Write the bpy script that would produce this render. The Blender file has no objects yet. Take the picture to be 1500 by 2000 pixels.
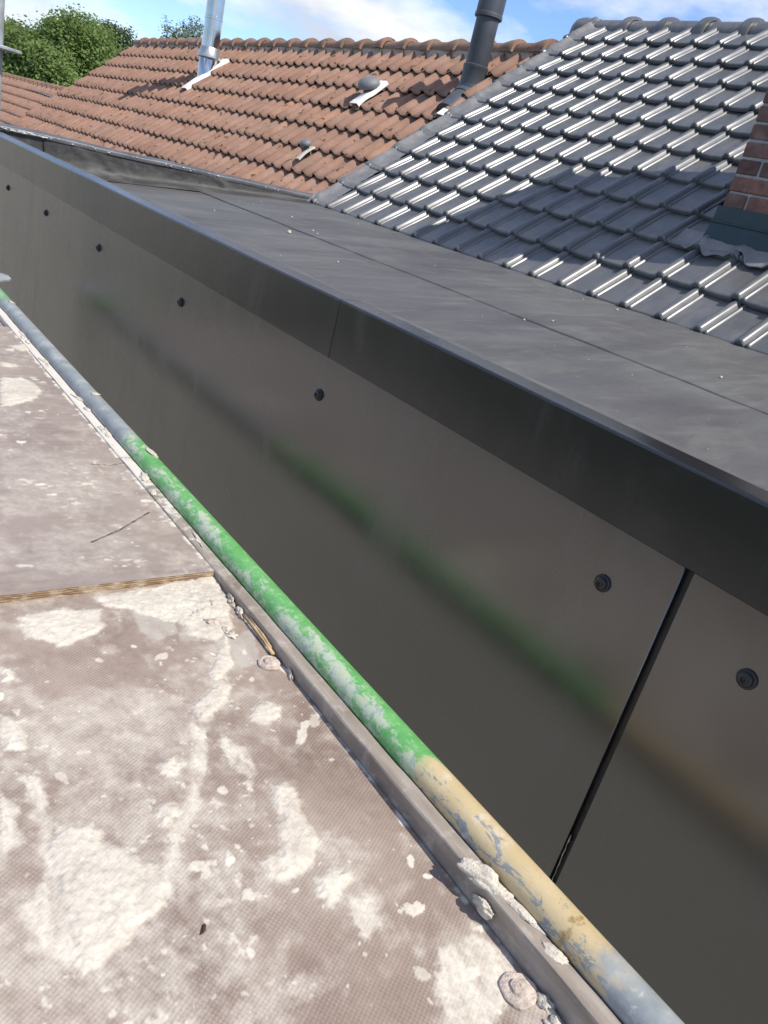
import bpy, bmesh, math, random
import numpy as np
from mathutils import Vector, Matrix

scene = bpy.context.scene
col = scene.collection
R = math.radians

# ------------------------------------------------------------------ camera
cam_data = bpy.data.cameras.new("camera")
cam_data.sensor_fit = 'VERTICAL'
cam_data.sensor_height = 36.0
cam_data.sensor_width = 27.0
cam_data.lens = 36.0 * 1514.0 / 2000.0
cam_data.clip_start = 0.02
cam_data.clip_end = 3000
cam = bpy.data.objects.new("camera", cam_data)
col.objects.link(cam)
_d = Vector((-918, 3527, 1514)).normalized()
_f = Vector((-1250, -975, 1514)); _f = (_f - _d * _f.dot(_d)).normalized()
_u = -_d
_x = _f.cross(_u)
if _x.x < 0: _x = -_x
right = Vector((_x[0], _f[0], _u[0])); down = Vector((_x[1], _f[1], _u[1])); fwd = Vector((_x[2], _f[2], _u[2]))
m = Matrix((right, -down, -fwd)).transposed().to_4x4()
cam.matrix_world = m
scene.camera = cam

# ------------------------------------------------------------------ world, sun, exposure
SUN_EL, sx, sy = R(53), 0.28, -0.96
world = bpy.data.worlds.new("World"); scene.world = world
world.use_nodes = True
wn = world.node_tree; wn.nodes.clear()
def W(t, **kw):
    n = wn.nodes.new(t)
    for k, v in kw.items(): setattr(n, k, v)
    return n
sky = W('ShaderNodeTexSky', sky_type='NISHITA', sun_disc=False)
sky.sun_elevation = SUN_EL; sky.sun_rotation = math.atan2(sx, sy)
sky.air_density = 0.9; sky.dust_density = 0.2; sky.ozone_density = 2.0
tc = W('ShaderNodeTexCoord')
mp = W('ShaderNodeMapping'); mp.inputs['Scale'].default_value = (1, 1, 2.6); mp.inputs['Location'].default_value = (2.7, 0.0, 0.1); mp.inputs['Rotation'].default_value = (0, 0, R(-5))
cn = W('ShaderNodeTexNoise'); cn.inputs['Scale'].default_value = 3.1; cn.inputs['Detail'].default_value = 9; cn.inputs['Roughness'].default_value = 0.55
cr = W('ShaderNodeValToRGB'); cr.color_ramp.elements[0].position = 0.47; cr.color_ramp.elements[1].position = 0.62
cn2 = W('ShaderNodeTexNoise'); cn2.inputs['Scale'].default_value = 7; cn2.inputs['Detail'].default_value = 6
cc = W('ShaderNodeValToRGB')
cc.color_ramp.elements[0].position = 0.35; cc.color_ramp.elements[0].color = (3.9, 4.2, 4.8, 1)
cc.color_ramp.elements[1].position = 0.62; cc.color_ramp.elements[1].color = (6.8, 6.9, 7.0, 1)
mx = W('ShaderNodeMix', data_type='RGBA')
tint = W('ShaderNodeMix', data_type='RGBA', blend_type='MULTIPLY'); tint.inputs[0].default_value = 1.0; tint.inputs[7].default_value = (0.82, 0.93, 1.14, 1)   # colour grade, shifts the sky towards blue
bg = W('ShaderNodeBackground'); bg.inputs['Strength'].default_value = 0.135
wo = W('ShaderNodeOutputWorld')
wl = wn.links.new
wl(tc.outputs['Generated'], mp.inputs['Vector']); wl(mp.outputs[0], cn.inputs['Vector']); wl(mp.outputs[0], cn2.inputs['Vector'])
wl(cn.outputs['Fac'], cr.inputs['Fac']); wl(cn2.outputs['Fac'], cc.inputs['Fac'])
wl(cr.outputs['Color'], mx.inputs['Factor']); wl(sky.outputs[0], tint.inputs[6]); wl(tint.outputs[2], mx.inputs[6]); wl(cc.outputs['Color'], mx.inputs[7])
wl(mx.outputs[2], bg.inputs['Color']); wl(bg.outputs[0], wo.inputs['Surface'])

sun_data = bpy.data.lights.new("sun", 'SUN'); sun_data.energy = 4.2; sun_data.angle = R(0.5); sun_data.color = (1.0, 0.95, 0.87)
sun = bpy.data.objects.new("sun", sun_data); col.objects.link(sun)
sdir = Vector((-sx * math.cos(SUN_EL), -sy * math.cos(SUN_EL), -math.sin(SUN_EL)))
sun.rotation_euler = sdir.to_track_quat('-Z', 'Y').to_euler()
sun.location = (6, -12, 14)

scene.view_settings.view_transform = 'Standard'
scene.view_settings.look = 'None'
scene.view_settings.gamma = 1.0
scene.view_settings.use_curve_mapping = False
scene.view_settings.exposure = 0.40

# ------------------------------------------------------------------ helpers
rng = random.Random(7)
nrng = np.random.default_rng(11)

def tag(o, label=None, cat=None, group=None, kind=None):
    if label: o['label'] = label
    if cat: o['category'] = cat
    if group: o['group'] = group
    if kind: o['kind'] = kind
    return o

def link(o, parent=None):
    col.objects.link(o)
    if parent is not None: o.parent = parent
    return o

def empty(name, loc=(0, 0, 0)):
    o = bpy.data.objects.new(name, None); o.empty_display_size = 0.1
    o.location = loc
    return link(o)

def mesh(name, verts, faces, mat=None, smooth=True, mats=None, fmat=None):
    me = bpy.data.meshes.new(name)
    me.from_pydata([tuple(v) for v in verts], [], [tuple(f) for f in faces])
    if mat: me.materials.append(mat)
    if mats:
        for q in mats: me.materials.append(q)
    if fmat is not None: me.polygons.foreach_set('material_index', fmat)
    if smooth: me.polygons.foreach_set('use_smooth', [True] * len(me.polygons))
    me.update()
    return me

def obj(name, me, parent=None, loc=None, rot=None):
    """object with its mesh; loc is given in world space, parents are unrotated empties"""
    o = bpy.data.objects.new(name, me)
    link(o, parent)
    if loc is not None or parent is not None:
        l = Vector(loc) if loc is not None else Vector((0, 0, 0))
        p = parent
        while p is not None:
            l = l - p.location; p = p.parent
        o.location = l
    if rot is not None: o.rotation_euler = rot
    return o

class MB:
    """collects simple shapes into one mesh"""
    def __init__(self): self.v = []; self.f = []
    def add(self, verts, faces):
        b = len(self.v); self.v += [tuple(q) for q in verts]; self.f += [tuple(i + b for i in f) for f in faces]; return self
    def box(self, x0, x1, y0, y1, z0, z1):
        return self.add([(x0,y0,z0),(x1,y0,z0),(x1,y1,z0),(x0,y1,z0),(x0,y0,z1),(x1,y0,z1),(x1,y1,z1),(x0,y1,z1)],
                        [(0,3,2,1),(4,5,6,7),(0,1,5,4),(1,2,6,5),(2,3,7,6),(3,0,4,7)])
    def lathe(self, prof, n=24, c=(0,0,0), axis='Z', M=None, closed=True):
        b = len(self.v)
        for (r, h) in prof:
            for i in range(n):
                a = 2 * math.pi * i / n
                p = Vector((r * math.cos(a), r * math.sin(a), h))
                if axis == 'X': p = Vector((p.z, p.x, p.y))
                if axis == 'Y': p = Vector((p.x, p.z, -p.y))
                if M is not None: p = M @ p
                self.v.append(tuple(p + Vector(c)))
        for k in range(len(prof) - 1):
            for i in range(n):
                j = (i + 1) % n
                self.f.append((b + k*n + i, b + k*n + j, b + (k+1)*n + j, b + (k+1)*n + i))
        if closed:
            self.f.append(tuple(b + i for i in reversed(range(n))))
            self.f.append(tuple(b + (len(prof)-1)*n + i for i in range(n)))
        return self
    def tube(self, pts, r, n=16, cap=True):
        pts = [Vector(p) for p in pts]; b = len(self.v)
        rr = r if isinstance(r, (list, tuple)) else [r] * len(pts)
        ref = None
        for k, p in enumerate(pts):
            t = (pts[min(k+1, len(pts)-1)] - pts[max(k-1, 0)]).normalized()
            if ref is None: ref = Vector((0,0,1)) if abs(t.z) < 0.9 else Vector((1,0,0))
            u = (ref - t * ref.dot(t)).normalized(); w = t.cross(u); ref = u
            for i in range(n):
                a = 2 * math.pi * i / n
                self.v.append(tuple(p + (u * math.cos(a) + w * math.sin(a)) * rr[k]))
        for k in range(len(pts) - 1):
            for i in range(n):
                j = (i + 1) % n
                self.f.append((b + k*n + i, b + k*n + j, b + (k+1)*n + j, b + (k+1)*n + i))
        if cap:
            self.f.append(tuple(b + i for i in reversed(range(n))))
            self.f.append(tuple(b + (len(pts)-1)*n + i for i in range(n)))
        return self
    def mesh(self, name, mat, smooth=False):
        return mesh(name, self.v, self.f, mat, smooth)

def autosmooth(me, deg=35):
    """smooth faces, sharp where the angle between faces is large"""
    me.polygons.foreach_set('use_smooth', [True] * len(me.polygons))
    bm = bmesh.new(); bm.from_mesh(me)
    for e in bm.edges:
        if len(e.link_faces) == 2: e.smooth = e.calc_face_angle(0) < R(deg)
        else: e.smooth = False
    bm.to_mesh(me); bm.free()
    return me

def bevel(me, w, seg=2):
    bm = bmesh.new(); bm.from_mesh(me)
    bmesh.ops.recalc_face_normals(bm, faces=bm.faces)
    bmesh.ops.bevel(bm, geom=list(bm.edges), offset=w, segments=seg, affect='EDGES', profile=0.6)
    bm.to_mesh(me); bm.free()
    return autosmooth(me, 40)

# numpy value noise
def vnoise(x, y, seed=0):
    xi = np.floor(x).astype(np.int64); yi = np.floor(y).astype(np.int64)
    fx = x - xi; fy = y - yi
    fx = fx*fx*(3-2*fx); fy = fy*fy*(3-2*fy)
    def h(a, b):
        n = (a * 374761393 + b * 668265263 + seed * 1442695041) & 0xffffffff
        n = ((n ^ (n >> 13)) * 1274126177) & 0xffffffff
        n = n ^ (n >> 16)
        return (n & 0xffff) / 65535.0
    return (h(xi,yi)*(1-fx)+h(xi+1,yi)*fx)*(1-fy) + (h(xi,yi+1)*(1-fx)+h(xi+1,yi+1)*fx)*fy
def fbm(x, y, seed=0, oct=4):
    s = 0; a = 0.5; t = 0
    for o in range(oct):
        s = s + a * vnoise(x * 2**o, y * 2**o, seed + o * 17); t += a; a *= 0.55
    return s / t
def smooth(a, b, x):
    t = np.clip((x - a) / (b - a), 0, 1); return t*t*(3-2*t)
def poly_sd(px, py, poly):
    """signed distance to a polygon, negative inside"""
    P = np.array(poly); n = len(P)
    d = np.full(px.shape, 1e9); ins = np.zeros(px.shape, bool)
    for i in range(n):
        a = P[i]; b = P[(i+1) % n]
        ex, ey = b - a
        wx = px - a[0]; wy = py - a[1]
        t = np.clip((wx*ex + wy*ey) / (ex*ex + ey*ey + 1e-12), 0, 1)
        d = np.minimum(d, (wx - ex*t)**2 + (wy - ey*t)**2)
        c = ((a[1] > py) != (b[1] > py)) & (px < (b[0]-a[0]) * (py - a[1]) / (b[1]-a[1] + 1e-12) + a[0])
        ins ^= c
    d = np.sqrt(d)
    return np.where(ins, -d, d)
def line_d(px, py, pts):
    d = np.full(px.shape, 1e9)
    for a, b in zip(pts[:-1], pts[1:]):
        ex, ey = b[0]-a[0], b[1]-a[1]
        wx = px - a[0]; wy = py - a[1]
        t = np.clip((wx*ex + wy*ey) / (ex*ex + ey*ey), 0, 1)
        d = np.minimum(d, np.hypot(wx - ex*t, wy - ey*t))
    return d
def grid_mesh(name, xs, ys, Z, mat, attrs=None, swap=False):
    """height field over the tensor grid xs * ys, with float attributes"""
    nx, ny = len(xs), len(ys)
    X, Y = np.meshgrid(xs, ys)
    co = np.stack([X.ravel(), Y.ravel(), Z.ravel()], 1).astype(np.float32)
    i = np.arange((ny-1)*(nx-1)); r = i // (nx-1); c = i % (nx-1); b = r*nx + c
    quads = np.stack([b, b+1, b+nx+1, b+nx], 1).astype(np.int32)
    me = bpy.data.meshes.new(name)
    me.vertices.add(nx*ny); me.vertices.foreach_set('co', co.ravel())
    me.loops.add(quads.size); me.loops.foreach_set('vertex_index', quads.ravel())
    me.polygons.add(len(quads)); me.polygons.foreach_set('loop_start', np.arange(0, quads.size, 4, dtype=np.int32))
    me.polygons.foreach_set('use_smooth', np.ones(len(quads), bool))
    me.update(calc_edges=True)
    for k, v in (attrs or {}).items():
        a = me.attributes.new(k, 'FLOAT', 'POINT'); a.data.foreach_set('value', v.ravel().astype(np.float32))
    if mat: me.materials.append(mat)
    return me

# ------------------------------------------------------------------ material helper
class NT:
    def __init__(self, name):
        self.m = bpy.data.materials.new(name); self.m.use_nodes = True
        self.t = self.m.node_tree; self.t.nodes.clear()
        self.out = self.t.nodes.new('ShaderNodeOutputMaterial')
        self.p = self.t.nodes.new('ShaderNodeBsdfPrincipled')
        self.t.links.new(self.p.outputs[0], self.out.inputs['Surface'])
    def _set(self, sock, v):
        if isinstance(v, bpy.types.NodeSocket): self.t.links.new(v, sock)
        elif v is not None:
            if hasattr(sock, 'default_value') and isinstance(v, tuple) and len(v) == 3 and sock.type == 'RGBA': v = v + (1,)
            sock.default_value = v
    def set(self, **kw):
        names = dict(color='Base Color', rough='Roughness', metal='Metallic', ior='IOR', spec='Specular IOR Level', coat='Coat Weight',
                     coat_rough='Coat Roughness', normal='Normal', trans='Transmission Weight', sheen='Sheen Weight', sub='Subsurface Weight')
        for k, v in kw.items(): self._set(self.p.inputs[names[k]], v)
        return self
    def coord(self, kind='Object'):
        return self.t.nodes.new('ShaderNodeTexCoord').outputs[kind]
    def mapping(self, vec, scale=(1,1,1), loc=(0,0,0), rot=(0,0,0)):
        n = self.t.nodes.new('ShaderNodeMapping'); self._set(n.inputs['Vector'], vec)
        n.inputs['Scale'].default_value = scale; self._set(n.inputs['Location'], loc); n.inputs['Rotation'].default_value = rot
        return n.outputs[0]
    def noise(self, vec, scale, detail=4, rough=0.55, dist=0.0, out='Fac'):
        n = self.t.nodes.new('ShaderNodeTexNoise'); self._set(n.inputs['Vector'], vec)
        n.inputs['Scale'].default_value = scale; n.inputs['Detail'].default_value = detail
        n.inputs['Roughness'].default_value = rough; n.inputs['Distortion'].default_value = dist
        return n.outputs[out]
    def voronoi(self, vec, scale, feature='F1', out='Distance', rand=1.0):
        n = self.t.nodes.new('ShaderNodeTexVoronoi'); n.feature = feature; self._set(n.inputs['Vector'], vec)
        n.inputs['Scale'].default_value = scale; n.inputs['Randomness'].default_value = rand
        return n.outputs[out]
    def ramp(self, fac, stops, interp='LINEAR'):
        n = self.t.nodes.new('ShaderNodeValToRGB'); self._set(n.inputs['Fac'], fac)
        e = n.color_ramp.elements; n.color_ramp.interpolation = interp
        while len(e) < len(stops): e.new(0.5)
        for q, (p, c) in zip(e, stops):
            q.position = p; q.color = (c, c, c, 1) if isinstance(c, (int, float)) else tuple(c) + (1,)
        return n.outputs['Color']
    def math(self, op, a, b=None, clamp=False):
        n = self.t.nodes.new('ShaderNodeMath'); n.operation = op; n.use_clamp = clamp
        self._set(n.inputs[0], a)
        if b is not None: self._set(n.inputs[1], b)
        return n.outputs[0]
    def mix(self, fac, a, b, blend='MIX'):
        n = self.t.nodes.new('ShaderNodeMix'); n.data_type = 'RGBA'; n.blend_type = blend
        self._set(n.inputs[0], fac); self._set(n.inputs[6], a); self._set(n.inputs[7], b)
        return n.outputs[2]
    def sep(self, vec):
        n = self.t.nodes.new('ShaderNodeSeparateXYZ'); self._set(n.inputs[0], vec); return n.outputs
    def comb(self, x=0.0, y=0.0, z=0.0):
        n = self.t.nodes.new('ShaderNodeCombineXYZ')
        for i, v in enumerate((x, y, z)): self._set(n.inputs[i], v)
        return n.outputs[0]
    def attr(self, name, out='Fac'):
        n = self.t.nodes.new('ShaderNodeAttribute'); n.attribute_name = name; return n.outputs[out]
    def random(self):
        return self.t.nodes.new('ShaderNodeObjectInfo').outputs['Random']
    def bump(self, h, strength=0.3, dist=0.01, normal=None):
        n = self.t.nodes.new('ShaderNodeBump'); self._set(n.inputs['Height'], h)
        n.inputs['Strength'].default_value = strength; n.inputs['Distance'].default_value = dist
        if normal is not None: self._set(n.inputs['Normal'], normal)
        return n.outputs[0]

def plain(name, color, rough=0.5, metal=0.0, var=0.12, scale=6.0, bump=0.0, bscale=60.0, spec=0.5):
    """a real surface colour with slight uneven tone and fine relief"""
    n = NT(name); c = n.coord('Object')
    f = n.noise(c, scale, 6)
    lo = tuple(max(0, q * (1 - var * 2)) for q in color); hi = tuple(min(1, q * (1 + var * 2)) for q in color)
    n.set(color=n.ramp(f, [(0.25, lo), (0.75, hi)]), rough=n.ramp(n.noise(c, scale * 3, 4), [(0.3, max(0.02, rough - 0.08)), (0.7, min(1, rough + 0.08))]), metal=metal, spec=spec)
    if bump: n.set(normal=n.bump(n.noise(c, bscale, 5), bump, 0.004))
    return n.m
DECK_STAINS = {
 'thick': [
  [(0.289, 1.125), (0.352, 1.132), (0.421, 1.115), (0.409, 1.071), (0.395, 1.046), (0.334, 1.033), (0.289, 1.073)],
  [(0.418, 1.155), (0.532, 1.167), (0.661, 1.181), (0.651, 1.102), (0.615, 1.003), (0.572, 0.984), (0.537, 1.001), (0.530, 1.052), (0.476, 1.090), (0.426, 1.125)],
  [(0.595, 0.993), (0.588, 0.957), (0.572, 0.912), (0.537, 0.886), (0.544, 0.860), (0.520, 0.828), (0.466, 0.799), (0.469, 0.841), (0.525, 0.879), (0.529, 0.904), (0.581, 0.974)],
  [(0.547, 0.799), (0.564, 0.813), (0.588, 0.815), (0.602, 0.794), (0.587, 0.774), (0.559, 0.769), (0.542, 0.782)],
  [(0.508, 0.658), (0.530, 0.652), (0.537, 0.632), (0.526, 0.599), (0.521, 0.551), (0.499, 0.525), (0.458, 0.511), (0.434, 0.527), (0.440, 0.552), (0.469, 0.560), (0.494, 0.598), (0.493, 0.630)],
  [(0.489, 0.506), (0.519, 0.510), (0.538, 0.492), (0.521, 0.477), (0.490, 0.464), (0.478, 0.481)],
  [(0.237, 0.695), (0.275, 0.684), (0.281, 0.652), (0.301, 0.629), (0.320, 0.596), (0.327, 0.570), (0.307, 0.543), (0.272, 0.526), (0.236, 0.512), (0.213, 0.503), (0.211, 0.535), (0.213, 0.579), (0.217, 0.633), (0.223, 0.675)],
  [(0.219, 0.904), (0.245, 0.887), (0.234, 0.834), (0.215, 0.828), (0.204, 0.830)],
  [(0.240, 1.005), (0.258, 0.995), (0.257, 0.971), (0.232, 0.969)],
  [(0.637, 0.371), (0.655, 0.367), (0.656, 0.354), (0.637, 0.352), (0.628, 0.364)],
  [(0.381, 0.746), (0.406, 0.752), (0.408, 0.726), (0.392, 0.714), (0.377, 0.728)],
  [(0.351, 0.682), (0.375, 0.681), (0.378, 0.662), (0.352, 0.647), (0.346, 0.665)],
 ],
 'film': [
  [(0.217, 0.896), (0.301, 0.913), (0.378, 0.924), (0.457, 0.900), (0.486, 0.829), (0.453, 0.772), (0.383, 0.765), (0.312, 0.762), (0.270, 0.796), (0.225, 0.767), (0.198, 0.804)],
  [(0.217, 0.788), (0.238, 0.789), (0.233, 0.703), (0.221, 0.631), (0.219, 0.563), (0.212, 0.521), (0.174, 0.552), (0.176, 0.596), (0.209, 0.636), (0.218, 0.710)],
  [(0.455, 0.805), (0.472, 0.788), (0.436, 0.715), (0.399, 0.654), (0.355, 0.605), (0.316, 0.546), (0.303, 0.552), (0.349, 0.623), (0.393, 0.674), (0.429, 0.738)],
  [(0.485, 0.772), (0.504, 0.743), (0.507, 0.699), (0.478, 0.665), (0.482, 0.698), (0.474, 0.732)],
  [(0.578, 0.362), (0.636, 0.361), (0.653, 0.327), (0.635, 0.287), (0.571, 0.263), (0.523, 0.287), (0.548, 0.330)],
  [(0.515, 0.468), (0.541, 0.462), (0.528, 0.421), (0.504, 0.412), (0.501, 0.437)],
  [(0.512, 0.564), (0.573, 0.557), (0.567, 0.498), (0.531, 0.481), (0.497, 0.512)],
  [(0.173, 0.489), (0.233, 0.477), (0.290, 0.444), (0.272, 0.413), (0.163, 0.468)],
  [(0.360, 0.433), (0.405, 0.424), (0.421, 0.385), (0.371, 0.363), (0.321, 0.389)],
  [(0.191, 0.771), (0.204, 0.749), (0.193, 0.688), (0.167, 0.654)],
  [(0.297, 0.712), (0.354, 0.690), (0.354, 0.621), (0.305, 0.625), (0.283, 0.650)],
  [(0.348, 0.421), (0.288, 0.468), (0.259, 0.506), (0.288, 0.512), (0.335, 0.458)],
 ],
 'grey': [
  [(0.471, 1.097), (0.528, 1.052), (0.519, 1.018), (0.477, 1.008), (0.460, 1.039)],
  [(0.521, 1.017), (0.559, 1.007), (0.546, 0.988), (0.518, 0.997)],
  [(0.586, 0.973), (0.659, 1.000), (0.620, 0.905), (0.581, 0.902)],
 ],
}
BOARD_STAINS = {
 'thick': [
  [(0.509, 2.294), (0.564, 2.302), (0.590, 2.261), (0.598, 2.193), (0.547, 2.106), (0.485, 2.062), (0.459, 2.057)],
  [(0.603, 2.619), (0.682, 2.678), (0.715, 2.635), (0.667, 2.579), (0.625, 2.570)],
  [(0.542, 2.454), (0.585, 2.418), (0.572, 2.397), (0.531, 2.399)],
  [(0.580, 2.581), (0.617, 2.600), (0.607, 2.565), (0.579, 2.559)],
 ],
 'film': [
  [(0.387, 1.714), (0.472, 1.801), (0.561, 1.706), (0.588, 1.535), (0.469, 1.426), (0.327, 1.424)],
  [(0.370, 1.375), (0.472, 1.403), (0.541, 1.305), (0.467, 1.200), (0.335, 1.228)],
  [(0.588, 1.318), (0.645, 1.222), (0.639, 1.183), (0.572, 1.197)],
  [(0.463, 2.076), (0.504, 2.041), (0.468, 1.932), (0.433, 1.930)],
 ],
 'scratch': [
  [(0.466, 1.322), (0.532, 1.361), (0.619, 1.430)],
  [(0.574, 1.688), (0.618, 1.680), (0.673, 1.698)],
  [(0.615, 1.468), (0.635, 1.356), (0.627, 1.268)],
 ],
}

# ------------------------------------------------------------------ materials
M = {}
def deck_material(name, mesh_relief):
    n = NT(name); c = n.coord('Object')
    mortar = n.attr('mortar'); film = n.attr('film'); grey = n.attr('grey'); scr = n.attr('scratch')
    big = n.noise(c, 5.0, 7, 0.6); fine = n.noise(c, 60, 6, 0.65); streak = n.noise(n.mapping(c, (8, 60, 8)), 1.0, 6, 0.6)
    base = n.ramp(big, [(0.3, (0.165, 0.113, 0.086)), (0.5, (0.230, 0.167, 0.131)), (0.7, (0.305, 0.238, 0.190))])
    base = n.mix(n.ramp(fine, [(0.35, 0.0), (0.75, 0.35)]), base, (0.36, 0.31, 0.27))
    if mesh_relief:
        s = n.sep(n.mapping(n.mix(0.0032, c, n.noise(c, 14, 4, out='Color')), (1, 1, 1), rot=(0, 0, R(14))))
        gx = n.math('SINE', n.math('MULTIPLY', s[0], 2 * math.pi / 0.0066)); gy = n.math('SINE', n.math('MULTIPLY', s[1], 2 * math.pi / 0.0066))
        g = n.math('MULTIPLY', gx, gy)
        base = n.mix(n.math('MULTIPLY', n.ramp(g, [(0.1, 0.0), (0.8, 0.6)]), n.ramp(n.noise(c, 16, 7, 0.65), [(0.40, 0.05), (0.66, 1.0)])), base, n.mix(0.45, base, (0.52, 0.46, 0.42)))
    else:
        g = streak
        base = n.mix(n.ramp(streak, [(0.30, 0.15), (0.7, 0.75)]), base, (0.31, 0.27, 0.245))
    # dust film, greyed mortar, thick mortar
    filmn = n.math('MULTIPLY', film, n.ramp(n.noise(c, 28, 8, 0.7), [(0.34, 0.25), (0.60, 1.0)]))
    base = n.mix(filmn, base, n.ramp(fine, [(0.3, (0.42, 0.37, 0.315)), (0.7, (0.60, 0.545, 0.465))]))
    base = n.mix(n.math('MULTIPLY', grey, n.ramp(n.noise(c, 45, 7, 0.7), [(0.3, 0.35), (0.65, 0.9)])), base, (0.42, 0.385, 0.335))
    mc = n.ramp(n.noise(c, 130, 6, 0.7), [(0.3, (0.47, 0.425, 0.35)), (0.5, (0.61, 0.56, 0.47)), (0.75, (0.70, 0.65, 0.555))])
    base = n.mix(mortar, base, mc)
    base = n.mix(scr, base, (0.07, 0.05, 0.04))
    rough = n.mix(mortar, n.ramp(big, [(0.3, 0.5), (0.7, 0.68)]), (0.92, 0.92, 0.92))
    h = n.math('MULTIPLY', g, n.math('SUBTRACT', 1.0, mortar)) if mesh_relief else fine
    b1 = n.bump(h, 0.22 if mesh_relief else 0.1, 0.0012)
    b2 = n.bump(n.noise(c, 320, 5, 0.7), 0.35, 0.0012, b1)
    n.set(color=base, rough=rough, normal=b2, spec=0.35)
    return n.m
M['deck'] = deck_material('mesh_faced_plywood', True)
M['board'] = deck_material('film_faced_plywood', False)

def _ply():
    n = NT('plywood_edge'); c = n.coord('Object'); s = n.sep(c)
    w = n.math('SINE', n.math('MULTIPLY', s[2], 2 * math.pi / 0.0042))
    base = n.ramp(w, [(0.1, (0.16, 0.10, 0.055)), (0.6, (0.30, 0.205, 0.12))])
    base = n.mix(n.ramp(n.noise(c, 40, 6), [(0.45, 0.0), (0.65, 0.8)]), base, (0.42, 0.34, 0.24))
    n.set(color=base, rough=0.85, normal=n.bump(n.noise(n.mapping(c, (30, 30, 300)), 1, 4), 0.5, 0.002))
    return n.m
M['ply'] = _ply()

def _frame():
    n = NT('dirty_aluminium'); c = n.coord('Object'); s = n.sep(c)
    d = n.noise(c, 26, 7, 0.65); d2 = n.noise(n.mapping(c, (40, 6, 40)), 1, 6, 0.6)
    base = n.ramp(d2, [(0.3, (0.19, 0.155, 0.125)), (0.55, (0.285, 0.242, 0.20)), (0.75, (0.37, 0.335, 0.295))])
    base = n.mix(n.ramp(d, [(0.52, 0.0), (0.66, 0.8)]), base, (0.40, 0.35, 0.305))
    up = n.ramp(n.math('ADD', n.math('MULTIPLY', n.math('SUBTRACT', s[1], 1.25), 0.55), n.math('MULTIPLY', n.noise(c, 30, 8, 0.7), 0.95)), [(0.55, 0.0), (0.66, 1.0)])
    base = n.mix(up, base, (0.60, 0.555, 0.49))
    n.set(color=base, rough=n.ramp(d, [(0.3, 0.42), (0.7, 0.8)]), metal=0.0, normal=n.bump(n.noise(c, 130, 6, 0.7), 0.4, 0.0015), spec=0.5)
    return n.m
M['frame'] = _frame()
M['mortar'] = plain('dried_mortar', (0.55, 0.50, 0.42), 0.95, var=0.10, scale=40, bump=0.8, bscale=240)
M['mortar_dirty'] = plain('dirty_mortar', (0.46, 0.40, 0.34), 0.95, var=0.18, scale=60, bump=0.8, bscale=240)
M['rivet'] = plain('mortar_crusted_rivet', (0.46, 0.38, 0.32), 0.7, var=0.25, scale=70, bump=0.7, bscale=220)
M['straw'] = plain('dry_wood_splinter', (0.45, 0.32, 0.17), 0.8, var=0.2, scale=80, bump=0.4, bscale=300)

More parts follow.
